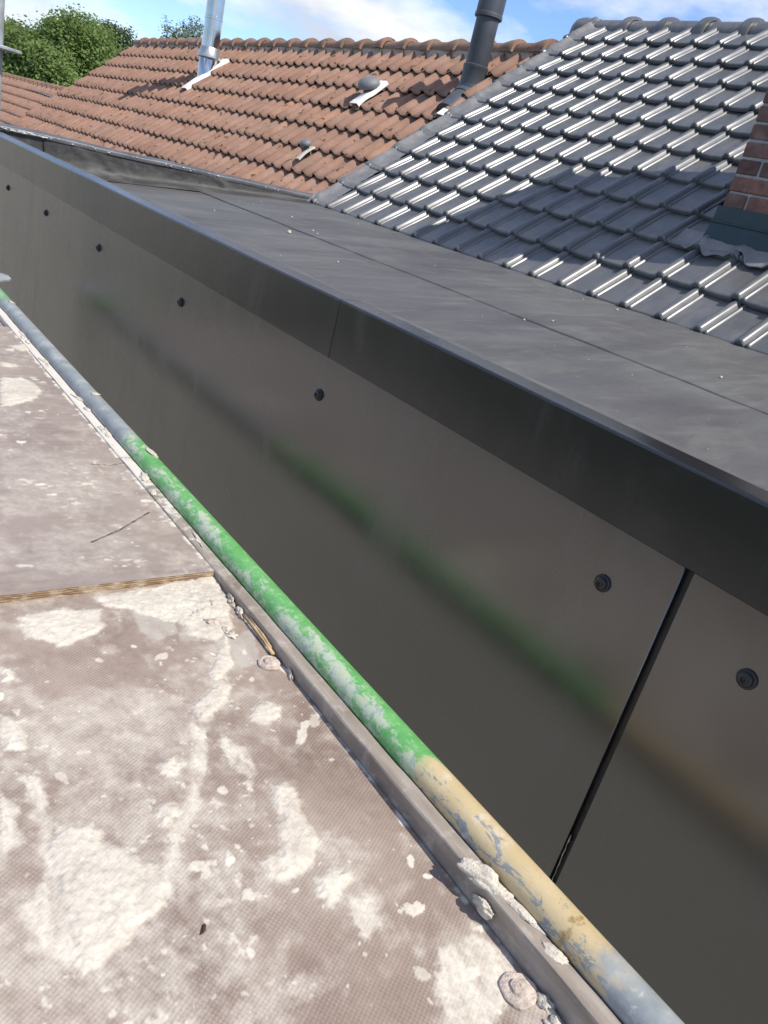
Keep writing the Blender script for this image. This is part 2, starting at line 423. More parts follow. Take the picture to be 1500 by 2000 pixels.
def _pipe():
    n = NT('painted_scaffold_tube'); c = n.coord('Object'); s = n.sep(c)
    wob = n.math('MULTIPLY', n.math('SUBTRACT', n.noise(c, 17, 7, 0.7), 0.5), 0.26)
    y = n.math('ADD', s[1], wob)
    t = n.math('DIVIDE', n.math('ADD', y, 1.0), 4.5)
    P = lambda v: (v + 1.0) / 4.5
    galv = n.ramp(n.noise(c, 22, 7, 0.6), [(0.3, (0.20, 0.225, 0.23)), (0.55, (0.29, 0.31, 0.31)), (0.75, (0.44, 0.45, 0.43))])
    galv = n.mix(n.ramp(n.noise(c, 75, 6, 0.7), [(0.6, 0.0), (0.72, 0.8)]), galv, (0.56, 0.55, 0.50))
    green = n.ramp(n.noise(c, 30, 5), [(0.3, (0.085, 0.300, 0.078)), (0.7, (0.150, 0.400, 0.130))])
    worn = n.math('ADD', n.math('MULTIPLY', n.noise(n.mapping(c, (90, 48, 90)), 1, 9, 0.78, 0.3), 0.55), n.math('MULTIPLY', n.noise(n.mapping(c, (22, 9, 22)), 1, 5, 0.6), 0.50))
    up = n.math('ADD', n.math('MULTIPLY', n.math('ADD', s[2], 0.7185), 2.2), n.math('MULTIPLY', n.math('ADD', s[0], -0.682), -4.2))     # top and deck side are worn most
    wornz = n.math('ADD', worn, up)
    green = n.mix(n.ramp(wornz, [(0.605, 0.0), (0.66, 0.88)]), green, n.ramp(n.noise(c, 60, 6, 0.7), [(0.38, (0.30, 0.32, 0.31)), (0.50, (0.46, 0.50, 0.41)), (0.6, (0.46, 0.43, 0.28)), (0.7, (0.54, 0.58, 0.50))]))
    green = n.mix(n.ramp(n.noise(c, 120, 6, 0.75), [(0.54, 0.0), (0.70, 0.75)]), green, (0.40, 0.53, 0.36))
    beige = n.ramp(n.noise(c, 9, 5), [(0.3, (0.46, 0.35, 0.185)), (0.7, (0.55, 0.44, 0.26))])
    chip = n.math('ADD', n.noise(n.mapping(c, (60, 22, 60)), 1, 8, 0.75, 0.8), n.math('MULTIPLY', n.math('ADD', s[0], -0.674), -2.6))
    beige = n.mix(n.ramp(chip, [(0.565, 0.0), (0.585, 1.0)], 'LINEAR'), beige, (0.22, 0.235, 0.235))
    beige = n.mix(n.ramp(n.noise(c, 14, 7, 0.6), [(0.62, 0.0), (0.70, 0.7)]), beige, (0.62, 0.58, 0.50))
    is_green = n.ramp(t, [(P(0.52), 0.0), (P(0.545), 1.0), (P(1.70), 1.0), (P(1.74), 0.0)])
    n2 = n.ramp(t, [(P(3.00), 0.0), (P(3.03), 1.0)])
    is_beige = n.ramp(t, [(P(0.19), 0.0), (P(0.235), 1.0)])
    below = n.math('LESS_THAN', s[1], 0.9)
    base = n.mix(n.math('MULTIPLY', is_beige, below), galv, beige)
    base = n.mix(n.math('MAXIMUM', is_green, n.math('MULTIPLY', n2, 0.75)), base, green)
    rust = n.math('MULTIPLY', n.ramp(n.noise(c, 24, 7, 0.65), [(0.60, 0.0), (0.67, 1.0)]), n.math('LESS_THAN', s[1], 0.36))
    base = n.mix(rust, base, (0.27, 0.17, 0.06))
    hh = n.math('ADD', n.math('MULTIPLY', worn, 0.8), n.noise(c, 160, 6, 0.7))
    n.set(color=base, rough=n.ramp(worn, [(0.35, 0.38), (0.65, 0.7)]), normal=n.bump(hh, 0.35, 0.0014), spec=0.5)
    return n.m
M['pipe'] = _pipe()
M['galv'] = plain('galvanised_steel', (0.36, 0.38, 0.385), 0.5, 0.35, 0.15, 20, 0.2, 150)

def _fascia(name, color, rough, ior):
    n = NT(name); c = n.coord('Object')
    sm = n.noise(n.mapping(c, (3, 3, 5)), 1, 6, 0.6)
    wipe = n.noise(n.mapping(c, (9, 7, 2.2), rot=(R(25), 0, 0)), 1, 7, 0.65, 0.5)          # wiped smears
    drip = n.noise(n.mapping(c, (40, 40, 2.5)), 1, 4, 0.6)
    dust = n.ramp(n.voronoi(c, 55), [(0.012, 1.0), (0.022, 0.0)])
    pick = n.ramp(n.noise(c, 9, 2), [(0.6, 0.0), (0.66, 1.0)])
    base = n.mix(n.ramp(wipe, [(0.52, 0.0), (0.75, 0.16)]), color, (0.14, 0.13, 0.12))
    base = n.mix(n.ramp(drip, [(0.66, 0.0), (0.74, 0.10)]), base, (0.16, 0.15, 0.14))
    base = n.mix(n.math('MULTIPLY', dust, pick), base, (0.35, 0.33, 0.3))
    ro = n.math('ADD', n.ramp(sm, [(0.3, rough - 0.03), (0.7, rough + 0.03)]), n.ramp(wipe, [(0.5, 0.0), (0.75, 0.09)]))
    n.set(color=base, rough=ro, ior=ior, normal=n.bump(n.noise(n.mapping(c, (1, 2.6, 3.4)), 1.0, 3), 0.10, 0.02))
    return n.m
M['panel'] = _fascia('anthracite_cladding', (0.010, 0.0095, 0.009), 0.25, 2.15)
M['cap'] = _fascia('anthracite_coping', (0.008, 0.0085, 0.009), 0.25, 1.65)
M['black_plastic'] = plain('black_plastic', (0.012, 0.012, 0.013), 0.35, var=0.1)
M['joint'] = plain('black_joint_tape', (0.008, 0.008, 0.009), 0.45, var=0.2, scale=30, bump=0.3)

def _membrane(name, dark=1.0):
    n = NT(name); c = n.coord('Object')
    a = n.noise(n.mapping(c, (1.0, 2.4, 1)), 1.6, 7, 0.62); b = n.noise(n.mapping(c, (3, 14, 3), rot=(0, 0, R(12))), 1.2, 7, 0.62, 0.4)
    base = n.ramp(a, [(0.3, (0.064*dark, 0.061*dark, 0.059*dark)), (0.5, (0.092*dark, 0.088*dark, 0.084*dark)), (0.72, (0.118*dark, 0.119*dark, 0.105*dark))])
    base = n.mix(n.ramp(b, [(0.52, 0.0), (0.75, 0.35)]), base, (0.20, 0.195, 0.18))
    base = n.mix(n.ramp(n.noise(c, 3.3, 7, 0.68, 0.8), [(0.55, 0.0), (0.70, 0.5)]), base, (0.155, 0.145, 0.125))
    base = n.mix(n.ramp(n.noise(c, 220, 3, 0.7), [(0.62, 0.0), (0.75, 0.55)]), base, (0.33, 0.33, 0.31))
    grit = n.math('MULTIPLY', n.ramp(n.voronoi(c, 34), [(0.045, 1.0), (0.075, 0.0)]), n.ramp(n.noise(c, 13, 3), [(0.66, 0.0), (0.70, 1.0)]))
    base = n.mix(grit, base, (0.40, 0.38, 0.33))
    n.set(color=base, rough=n.ramp(b, [(0.3, 0.5), (0.7, 0.72)]), spec=0.45,
          normal=n.bump(n.noise(c, 190, 4, 0.7), 0.25, 0.002, n.bump(n.noise(c, 5, 4), 0.2, 0.02)))
    return n.m
M['membrane'] = _membrane('bitumen_membrane')
M['membrane_up'] = _membrane('rubber_upstand_membrane', 0.42)

def _btile():
    n = NT('black_glazed_tile'); c = n.coord('Object'); r = n.random()
    off = n.comb(n.math('MULTIPLY', r, 37.0), n.math('MULTIPLY', r, 91.0), 0.0)
    v = n.mapping(c, (1, 1, 1), loc=off)
    a = n.noise(v, 9, 6, 0.6)
    base = n.ramp(a, [(0.3, (0.076, 0.080, 0.082)), (0.7, (0.112, 0.112, 0.108))])
    dust = n.ramp(n.noise(n.mapping(v, (5, 12, 5)), 1, 6, 0.65), [(0.45, 0.0), (0.7, 0.5)])
    base = n.mix(n.math('MULTIPLY', dust, n.ramp(r, [(0.0, 0.5), (1.0, 1.0)])), base, (0.24, 0.21, 0.19))
    n.set(color=base, rough=n.ramp(n.noise(v, 16, 5), [(0.3, 0.36), (0.7, 0.50)]), ior=1.55, coat=0.45, coat_rough=0.27,
          normal=n.bump(n.noise(v, 120, 4), 0.06, 0.002))
    return n.m
M['btile'] = _btile()

def _rtile(name='weathered_red_tile', ridge=False):
    n = NT(name); c = n.coord('Object'); r = n.random()
    off = n.comb(n.math('MULTIPLY', r, 57.0), n.math('MULTIPLY', r, 23.0), n.math('MULTIPLY', r, 11.0))
    v = n.mapping(c, (1, 1, 1), loc=off)
    a = n.noise(v, 7, 7, 0.62)
    base = n.ramp(a, [(0.28, (0.245, 0.140, 0.098)), (0.5, (0.300, 0.175, 0.125)), (0.72, (0.345, 0.215, 0.160))])
    tone = n.ramp(r, [(0.0, (0.90, 0.87, 0.86)), (0.5, (0.98, 0.97, 0.96)), (0.85, (1.0, 1.0, 1.0)), (1.0, (1.12, 1.05, 0.97))])
    base = n.mix(1.0, base, tone, 'MULTIPLY')
    grime = n.ramp(n.noise(n.mapping(v, (5, 14, 5)), 1, 7, 0.65), [(0.48, 0.0), (0.72, 0.55)])
    base = n.mix(grime, base, (0.19, 0.145, 0.110))
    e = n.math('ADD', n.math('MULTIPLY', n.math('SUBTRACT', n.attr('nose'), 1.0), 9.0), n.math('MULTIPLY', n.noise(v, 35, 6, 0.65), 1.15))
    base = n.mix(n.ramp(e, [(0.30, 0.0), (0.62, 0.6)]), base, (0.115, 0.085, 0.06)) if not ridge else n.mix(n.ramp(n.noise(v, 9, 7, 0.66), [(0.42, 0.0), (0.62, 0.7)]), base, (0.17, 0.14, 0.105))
    pits = n.noise(n.mapping(v, (16, 34, 20)), 1, 3, 0.5)
    base = n.mix(n.ramp(pits, [(0.645, 0.0), (0.675, 0.9)]), base, (0.075, 0.052, 0.022))
    base = n.mix(n.ramp(n.noise(v, 60, 3, 0.6), [(0.72, 0.0), (0.76, 0.8)]), base, (0.40, 0.34, 0.28))
    n.set(color=base, rough=0.88, normal=n.bump(n.noise(v, 90, 6, 0.7), 0.5, 0.004), spec=0.25)
    return n.m
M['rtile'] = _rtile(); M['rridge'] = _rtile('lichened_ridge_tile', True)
M['trim'] = plain('dark_metal_trim', (0.10, 0.10, 0.105), 0.5, 0.2, 0.2, 12)

def _lead():
    n = NT('weathered_lead'); c = n.coord('Object')
    a = n.noise(c, 9, 7, 0.65)
    base = n.ramp(a, [(0.3, (0.15, 0.148, 0.148)), (0.55, (0.21, 0.203, 0.195)), (0.75, (0.28, 0.26, 0.24))])
    base = n.mix(n.ramp(n.noise(c, 50, 6, 0.7), [(0.62, 0.0), (0.75, 0.7)]), base, (0.42, 0.41, 0.39))
    n.set(color=base, rough=n.ramp(a, [(0.3, 0.48), (0.7, 0.68)]), metal=0.1, normal=n.bump(n.noise(c, 26, 5, 0.6), 0.5, 0.008))
    return n.m
M['lead'] = _lead()
M['apron'] = plain('dark_teal_flashing', (0.018, 0.040, 0.045), 0.45, var=0.15, scale=8)
M['brickm'] = plain('brick_mortar', (0.36, 0.345, 0.32), 0.95, var=0.12, scale=20, bump=0.6, bscale=160)
def _brick():
    n = NT('red_brick'); c = n.coord('Object'); r = n.random()
    off = n.comb(n.math('MULTIPLY', r, 57.0), n.math('MULTIPLY', r, 23.0), 0.0)
    v = n.mapping(c, (1, 1, 1), loc=off)
    base = n.ramp(n.noise(v, 22, 7, 0.65), [(0.3, (0.125, 0.078, 0.066)), (0.55, (0.215, 0.128, 0.102)), (0.75, (0.29, 0.20, 0.165))])
    tone = n.ramp(r, [(0.0, (0.62, 0.62, 0.66)), (0.45, (1.0, 0.95, 0.92)), (1.0, (1.18, 1.0, 0.92))])
    base = n.mix(1.0, base, tone, 'MULTIPLY')
    base = n.mix(n.ramp(n.noise(v, 14, 6), [(0.55, 0.0), (0.75, 0.5)]), base, (0.30, 0.25, 0.21))
    n.set(color=base, rough=0.92, normal=n.bump(n.noise(v, 120, 6, 0.7), 0.6, 0.004), spec=0.3)
    return n.m
M['brick'] = _brick()
M['steel'] = plain('stainless_steel', (0.48, 0.48, 0.47), 0.13, 1.0, 0.08, 8)
M['steel_dull'] = plain('dull_stainless_steel', (0.50, 0.51, 0.50), 0.42, 0.9, 0.15, 14)
M['flue'] = plain('grey_plastic_flue', (0.060, 0.068, 0.080), 0.5, var=0.15, scale=6)
M['vent'] = plain('grey_plastic_vent', (0.155, 0.165, 0.175), 0.55, var=0.08)
M['white'] = plain('off_white_plate', (0.72, 0.70, 0.65), 0.6, var=0.08, scale=12)
M['sark'] = plain('dark_roof_underlay', (0.03, 0.026, 0.024), 0.9)
def _wall():
    n = NT('brick_wall'); c = n.coord('Object'); s = n.sep(c)
    b = n.t.nodes.new('ShaderNodeTexBrick')
    n._set(b.inputs['Vector'], n.comb(n.math('ADD', s[0], s[1]), s[2], 0.0))
    b.inputs['Scale'].default_value = 1.0; b.inputs['Brick Width'].default_value = 0.22; b.inputs['Row Height'].default_value = 0.065; b.inputs['Mortar Size'].default_value = 0.006
    b.inputs['Color1'].default_value = (0.24, 0.13, 0.095, 1); b.inputs['Color2'].default_value = (0.17, 0.095, 0.075, 1); b.inputs['Mortar'].default_value = (0.3, 0.28, 0.25, 1)
    n.set(color=n.mix(n.ramp(n.noise(c, 3, 6), [(0.4, 0.0), (0.8, 0.4)]), b.outputs['Color'], (0.2, 0.17, 0.14)), rough=0.92)
    return n.m
M['wall'] = _wall()
M['gutter'] = plain('mossy_zinc_gutter', (0.13, 0.12, 0.085), 0.8, var=0.3, scale=9)
def _ground():
    n = NT('garden_ground'); c = n.coord('Object')
    s = n.sep(c)
    lawn = n.ramp(n.noise(c, 0.7, 8, 0.65), [(0.35, (0.026, 0.038, 0.018)), (0.65, (0.052, 0.066, 0.032))])
    pave = n.ramp(n.noise(c, 0.9, 8, 0.65), [(0.35, (0.22, 0.20, 0.16)), (0.65, (0.32, 0.295, 0.24))])
    far = n.math('MULTIPLY', n.math('SUBTRACT', s[1], 36.0), 0.1)  # unseen far paving, added to brighten the reflection in the cladding
    g = n.mix(n.ramp(n.math('ADD', n.math('MAXIMUM', far, n.math('MULTIPLY', n.math('ADD', s[0], 11.5), 0.1)), n.math('MULTIPLY', n.noise(c, 0.4, 4), 0.3)), [(0.10, 0.0), (0.24, 1.0)]), lawn, pave)  # unseen lawn and paving, laid out for how cladding and coping reflect them
    n.set(color=g, rough=0.95, normal=n.bump(n.noise(c, 12, 6), 0.6, 0.05))
    return n.m
M['ground'] = _ground()
def _leaf(name, dk, lt):
    n = NT(name); c = n.coord('Object')
    n.set(color=n.ramp(n.noise(c, 1.1, 5, 0.6), [(0.3, dk), (0.7, lt)]), rough=0.6, spec=0.3)
    tr = n.t.nodes.new('ShaderNodeBsdfTranslucent'); tr.inputs['Color'].default_value = tuple(q * 1.1 for q in lt) + (1,)
    ad = n.t.nodes.new('ShaderNodeMixShader'); ad.inputs[0].default_value = 0.45
    n.t.links.new(n.p.outputs[0], ad.inputs[1]); n.t.links.new(tr.outputs[0], ad.inputs[2]); n.t.links.new(ad.outputs[0], n.out.inputs['Surface'])
    return n.m
M['leaf'] = _leaf('maple_leaves', (0.125, 0.190, 0.055), (0.205, 0.285, 0.085))
M['leaf_dark'] = _leaf('alder_leaves', (0.075, 0.108, 0.048), (0.105, 0.140, 0.062))
M['leaf_birch'] = _leaf('birch_leaves', (0.105, 0.14, 0.065), (0.16, 0.19, 0.09))
M['bark'] = plain('bark', (0.10, 0.075, 0.055), 0.95, var=0.3, scale=5, bump=0.8, bscale=14)

# ------------------------------------------------------------------ setting: ground
GZ = -6.0
me = mesh('ground', [(-700, -700, GZ), (700, -700, GZ), (700, 700, GZ), (-700, 700, GZ)], [(0, 1, 2, 3)], M['ground'])
tag(obj('ground', me), kind='structure')

# ------------------------------------------------------------------ the extension with its flat roof, cladding and coping
XF = 0.886                      # plane of the cladding
YP = 4.57                       # party line, where the neighbour's roof begins
ext = empty('flat_roof_extension', (0.95, 1.0, GZ))
tag(ext, 'flat grey bitumen roof extension with dark glossy metal cladding below its edge', 'extension')

obj('wall', MB().box(XF + 0.06, 2.9, -3.0, YP - 0.01, GZ, -0.50).mesh('wall', M['wall']), ext)
def roof_z(x): return -0.366 + 0.085 * (x - 1.36)

def sheet(name, x0, x1, lift, mat, seed, parent):
    xs = np.linspace(x0, x1, max(3, int((x1-x0)/0.03))); ys = np.arange(-3.0, YP + 0.001, 0.03)
    X, Y = np.meshgrid(xs, ys)
    Z = roof_z(X) + lift + (fbm(X*3, Y*3, seed) - 0.5) * 0.006 + (fbm(X*14, Y*9, seed+3) - 0.5) * 0.0016
    return obj(name, grid_mesh(name, xs, ys, Z, mat), parent)
sheet('membrane_sheet', XF + 0.08, 2.06, 0.0, M['membrane'], 3, ext)
# the upper sheet laps over the lower one and has a real edge
xs = np.concatenate([[2.000, 2.0005, 2.004], np.linspace(2.01, 2.86, 30)]); ys = np.arange(-3.0, YP + 0.001, 0.02)
X, Y = np.meshgrid(xs, ys)
Xw = X + (fbm(Y*2, Y*0+3, 9) - 0.5) * 0.03 + (fbm(Y*16, Y*0, 5) - 0.5) * 0.004
Z = roof_z(X) + np.where(X < 2.0003, -0.004, np.where(X < 2.002, 0.003, 0.0055)) + (fbm(X*3, Y*3, 21) - 0.5) * 0.006
me = grid_mesh('membrane_sheet', xs, ys, Z, M['membrane'])
co = np.empty(len(me.vertices)*3, np.float32); me.vertices.foreach_get('co', co); co = co.reshape(-1, 3); co[:, 0] = np.where(co[:, 0] < 2.1, Xw.ravel(), co[:, 0])
me.vertices.foreach_set('co', co.ravel()); obj('membrane_sheet', me, ext)
# structural deck under the membrane
MBd = MB().add([(XF+0.06, -3, -0.50), (2.9, -3, -0.50), (2.9, YP, -0.50), (XF+0.06, YP, -0.50), (XF+0.06, -3, roof_z(XF+0.06)-0.012), (2.9, -3, roof_z(2.9)-0.012), (2.9, YP, roof_z(2.9)-0.012), (XF+0.06, YP, roof_z(XF+0.06)-0.012)],
               [(0,3,2,1),(4,5,6,7),(0,1,5,4),(1,2,6,5),(2,3,7,6),(3,0,4,7)])
obj('roof_deck', MBd.mesh('roof_deck', M['sark']), ext)

# kerb behind the coping, dressed with membrane
ys = np.arange(-3.0, YP - 0.07, 0.02); prof = [(0.925, -0.2310), (0.935, -0.2285), (0.955, -0.2285), (0.972, -0.2330), (0.985, -0.2480), (1.000, -0.285), (1.02, -0.335), (1.06, -0.375), (1.12, -0.3845), (1.20, -0.3775)]
V = []; 
for y in ys:
    for k, (x, z) in enumerate(prof):
        w = (vnoise(np.array([y*9.0]), np.array([k*1.7]), 4)[0] - 0.5)
        V.append((x, y, z + w * 0.003))
k = len(prof); F = [(i*k+j, i*k+j+1, (i+1)*k+j+1, (i+1)*k+j) for i in range(len(ys)-1) for j in range(k-1)]
obj('kerb_membrane', mesh('kerb_membrane', V, F, M['membrane']), ext)

# cladding panels with a recessed black joint
def panel(y0, y1, screws):
    me = bevel(MB().box(XF, XF + 0.006, y0, y1, -1.25, -0.30).mesh('cladding_panel', M['panel']), 0.0012, 1)
    p = obj('cladding_panel', me, ext)
    return p
far_panel = panel(0.4225, YP - 0.004, None)
near_panel = panel(-3.0, 0.4105, None)
obj('joint_strip', MB().box(XF + 0.0085, XF + 0.013, 0.385, 0.447, -1.25, -0.30).mesh('joint_strip', M['joint']), ext)
obj('cladding_backing', MB().box(XF + 0.016, XF + 0.055, -3.0, YP - 0.004, -1.25, -0.235).mesh('cladding_backing', M['sark']), ext)
# a run of sealant squeezed out at the joint
pts = []; 
for i in range(26):
    t = i / 25; z = -0.80 - 0.24 * t
    pts.append((XF + 0.0045, 0.4205 - 0.0035 * t + rng.uniform(-0.0009, 0.0009), z))
obj('sealant_bead', MB().tube(pts, [0.0004 + 0.0020 * rng.random() ** 2 for i in range(26)], 6).mesh('sealant_bead', M['steel_dull'], True), ext)

# screws: rubber washer, domed head, star recess
b = MB()
b.lathe([(0.0125, 0.0), (0.0128, -0.0022), (0.0118, -0.0036), (0.0095, -0.0040)], 22, axis='X', closed=False)
b.lathe([(0.0096, -0.0034), (0.0098, -0.0052), (0.0088, -0.0070), (0.0062, -0.0084), (0.0038, -0.0088), (0.0034, -0.0070), (0.0010, -0.0066)], 22, axis='X', closed=False)
for i in range(6):
    a = i * math.pi / 3
    b.box(-0.0091, -0.0086, math.cos(a)*0.0044 - 0.0007, math.cos(a)*0.0044 + 0.0007, math.sin(a)*0.0044 - 0.0007, math.sin(a)*0.0044 + 0.0007)
screw_me = autosmooth(b.mesh('screw', M['black_plastic']), 40)
for y in (0.2995, 0.522, 1.284, 2.014, 2.716, 3.369, 3.999):
    p = near_panel if y < 0.41 else far_panel
    obj('screw', screw_me, p, (XF, y, -0.427 + (0.002 if y > 2 else 0)), (rng.uniform(0, 1), 0, 0))

# coping: two folded lengths, the far one lapped under the near one
def coping(y0, y1, dx, name='coping'):
    pr = [(XF - 0.0060 - dx*1.8, -0.3445), (XF - 0.0075 - dx*1.8, -0.3430), (XF - 0.0075 - dx*1.8, -0.3405), (XF - 0.0075 - dx, -0.2325), (XF - 0.0075 - dx, -0.2312),
          (XF - 0.0070 - dx, -0.2296), (XF - 0.0059 - dx, -0.2286 + dx*0.4), (XF - 0.0043 - dx, -0.2280 + dx*0.4), (XF + 0.001, -0.2277 + dx*0.4), (XF + 0.020, -0.2270 + dx*0.6), (XF + 0.0405, -0.2262 + dx*0.6), (XF + 0.0405, -0.2330)]
    n = int((y1 - y0) / 0.08) + 2; V = []; F = []
    for i in range(n):
        y = y0 + (y1 - y0) * i / (n - 1)
        w = 0.0012 * math.sin(y * 2.3) + 0.0006 * math.sin(y * 7.1)
        for (x, z) in pr: V.append((x + w * 0.6, y, z + w * 0.4))
    k = len(pr)
    for i in range(n - 1):
        for j in range(k - 1): F.append((i*k+j, (i+1)*k+j, (i+1)*k+j+1, i*k+j+1))
    me = mesh(name, V, F, M['cap']); 
    o = obj(name, autosmooth(me, 40), ext)
    md = o.modifiers.new('thickness', 'SOLIDIFY'); md.thickness = 0.0012; md.offset = 1
    return o
coping(-3.0, 1.275, 0.0); coping(1.268, YP - 0.002, 0.0004)

# upstand along the party line: wrinkled rubber membrane with a trim on top
xs = np.concatenate([np.linspace(0.90, 2.82, 230)]); us = np.linspace(0, 1, 26)
U, Xg = np.meshgrid(us, xs, indexing='ij')
ztop = -0.205
zb = roof_z(Xg) + 0.004
cove = 0.035
T = U
Z = zb + (ztop - zb) * T
Yg = YP - 0.075 * np.exp(-T * 9.0) - 0.004
# folds near the seams
fold = 0.010 * np.exp(-((Xg - 1.33 - 0.10 * (1 - T))**2) / 0.0016) + 0.009 * np.exp(-((Xg - 2.12 - 0.10 * (1 - T))**2) / 0.0014) + 0.006 * np.exp(-((Xg - 1.42 - 0.16 * (1-T))**2) / 0.0009)
wr = (fbm(Xg * 9, Z * 14, 31) - 0.5) * 0.010 + (fbm(Xg * 3, Z * 22, 35) - 0.5) * 0.006
seam = 0.004 * (smooth(1.170, 1.176, Xg + 0.004 * np.sin(Z * 60))) + 0.004 * smooth(2.022, 2.028, Xg + 0.003 * np.sin(Z * 70))
Yg = Yg - (fold + wr) * np.sin(np.pi * np.clip(T * 0.9 + 0.08, 0, 1)) - seam
V = np.stack([Xg.ravel(), Yg.ravel(), Z.ravel()], 1); nx = len(xs)
F = [(i*nx+j, i*nx+j+1, (i+1)*nx+j+1, (i+1)*nx+j) for i in range(len(us)-1) for j in range(nx-1)]
up = obj('upstand_membrane', mesh('upstand_membrane', V, F, M['membrane_up']), ext)
for xx in (1.171, 2.024):       # open lap of the two seams
    pts = [(xx + 0.003 * math.sin(z * 60) - 0.002, YP - 0.075 * math.exp(-((z - roof_z(xx)) / (ztop - roof_z(xx))) * 9) - 0.0055 - 0.003 * abs(math.sin(z*31)), z) for z in np.linspace(roof_z(xx) + 0.012, ztop, 24)]
    obj('seam', MB().tube(pts, 0.0022, 6).mesh('seam', M['joint'], True), up)
obj('upstand_core', MB().box(0.90, 2.82, YP + 0.001, YP + 0.07, -0.7, -0.207).mesh('upstand_core', M['sark']), ext)
xs2 = np.linspace(0.885, 2.83, 130); V = []; F = []
pr = [(-0.006, -0.017), (-0.0095, -0.002), (-0.006, 0.004), (0.03, 0.010), (0.074, 0.012), (0.080, 0.006), (0.080, -0.03)]
for i, x in enumerate(xs2):
    w = (vnoise(np.array([x*6]), np.array([0.0]), 6)[0]-0.5) * 0.006
    for (y, z) in pr: V.append((x, YP + y - 0.008, ztop + z + w))
k = len(pr); F = [(i*k+j, (i+1)*k+j, (i+1)*k+j+1, i*k+j+1) for i in range(len(xs2)-1) for j in range(k-1)]
obj('edge_trim', mesh('edge_trim', V, F, M['trim']), ext)
# white paint flecks on the trim edge
b = MB()
for i in range(60):
    x = rng.choice([rng.uniform(0.90, 1.2), rng.uniform(1.0, 1.16), rng.uniform(1.2, 2.6)])
    l = rng.uniform(0.003, 0.02) * (1.6 if x < 1.2 else 0.6); hh = rng.uniform(0.001, 0.004)
    z = ztop - 0.004 + rng.uniform(-0.006, 0.004)
    b.box(x, x + l, YP - 0.0205, YP - 0.0165, z, z + hh)
obj('paint_flecks', b.mesh('paint_flecks', M['white']), ext)

# ------------------------------------------------------------------ the house with the black roof
S = 0.62
def bz(x): return -0.225 + 0.787 * (x - 2.815)          # tile plane
BP = math.atan(0.787)
bh = empty('black_roof_house', (5.0, 1.5, GZ))
tag(bh, 'house roof of glossy black interlocking tiles with a lead verge and half-round ridge', 'house')
RX = 4.84
b = MB()
y0, y1 = -2.5, YP
b.add([(2.86, y0, GZ), (2*RX-2.86, y0, GZ), (2*RX-2.86, y0, -0.36), (RX, y0, 1.16), (2.86, y0, -0.36),
       (2.86, y1, GZ), (2*RX-2.86, y1, GZ), (2*RX-2.86, y1, -0.36), (RX, y1, 1.16), (2.86, y1, -0.36)],
      [(0,1,2,3,4), (9,8,7,6,5), (0,4,9,5), (1,6,7,2), (4,3,8,9), (3,2,7,8)])
obj('wall', b.mesh('wall', M['wall']), bh)
zr = bz(RX) - 0.03
roofB = obj('roof', MB().add([(2.79, y0, bz(2.79)-0.03), (RX, y0, zr), (2*RX-2.79, y0, bz(2.79)-0.03), (2.79, y1, bz(2.79)-0.03), (RX, y1, zr), (2*RX-2.79, y1, bz(2.79)-0.03),
                              (2.79, y0, bz(2.79)-0.055), (RX, y0, zr-0.05), (2*RX-2.79, y0, bz(2.79)-0.055), (2.79, y1, bz(2.79)-0.055), (RX, y1, zr-0.05), (2*RX-2.79, y1, bz(2.79)-0.055)],
             [(0,1,4,3), (1,2,5,4), (6,9,10,7), (7,10,11,8), (0,3,9,6), (2,8,11,5), (0,6,7,1), (1,7,8,2), (3,4,10,9), (4,5,11,10)]).mesh('roof', M['sark']), bh)

# one black tile: roll, groove, rib, flat pan, rounded nose
CW, CX = 0.179, 0.1810
CL = CX / math.cos(BP)
prof = [(0.026, -0.004), (0.0225, 0.004), (0.0185, 0.0135), (0.0115, 0.0195), (0.003, 0.0212), (-0.006, 0.0195), (-0.0125, 0.0125), (-0.0165, 0.0035), (-0.0195, -0.001),
        (-0.0225, 0.0005), (-0.0255, 0.0070), (-0.0300, 0.0085), (-0.0345, 0.0060), (-0.0385, -0.0005), (-0.070, -0.0025), (-0.110, -0.0030), (-0.140, -0.0015), (-0.1560, -0.0005)]
L = CL + 0.045
stations = [(L, 0.0, 0.0), (CL*0.5, 0.0, 0.0), (0.012, 0.0, 0.0), (0.004, -0.0025, 0.0), (0.0, -0.008, 0.0), (0.0015, -0.024, 1.0)]
V = []; F = []
for (x, dz, low) in stations:
    base = 0.026 - 0.026 * x / CL
    for (y, h) in prof:
        hh = h if not low else max(h, -0.002) * 0.9
        V.append((x, y, base + hh + dz))
k = len(prof)
for i in range(len(stations)-1):
    for j in range(k-1): F.append((i*k+j, (i+1)*k+j, (i+1)*k+j+1, i*k+j+1))
# closing sides
bt_me = autosmooth(mesh('roof_tile', V, F, M['btile']), 50)
YR0 = 4.335
NB = 0
for r in range(11):
    X = 2.78 + CX * r
    ncol = 25 - int(r * 0.35)
    for c in range(-1, ncol):
        y = YR0 + 0.0045 * r - CW * c
        if 3.26 < X + 0.10 < 3.75 and 1.5 < y - 0.08 < 1.96: continue      # chimney stands here
        o = obj('roof_tile', bt_me, roofB, (X + rng.uniform(-0.002, 0.002), y + rng.uniform(-0.0015, 0.0015), bz(X) + rng.uniform(-0.001, 0.001) - 0.004),
                (rng.uniform(-0.014, 0.014), -BP + rng.uniform(-0.012, 0.012), rng.uniform(-0.008, 0.008)))
        NB += 1
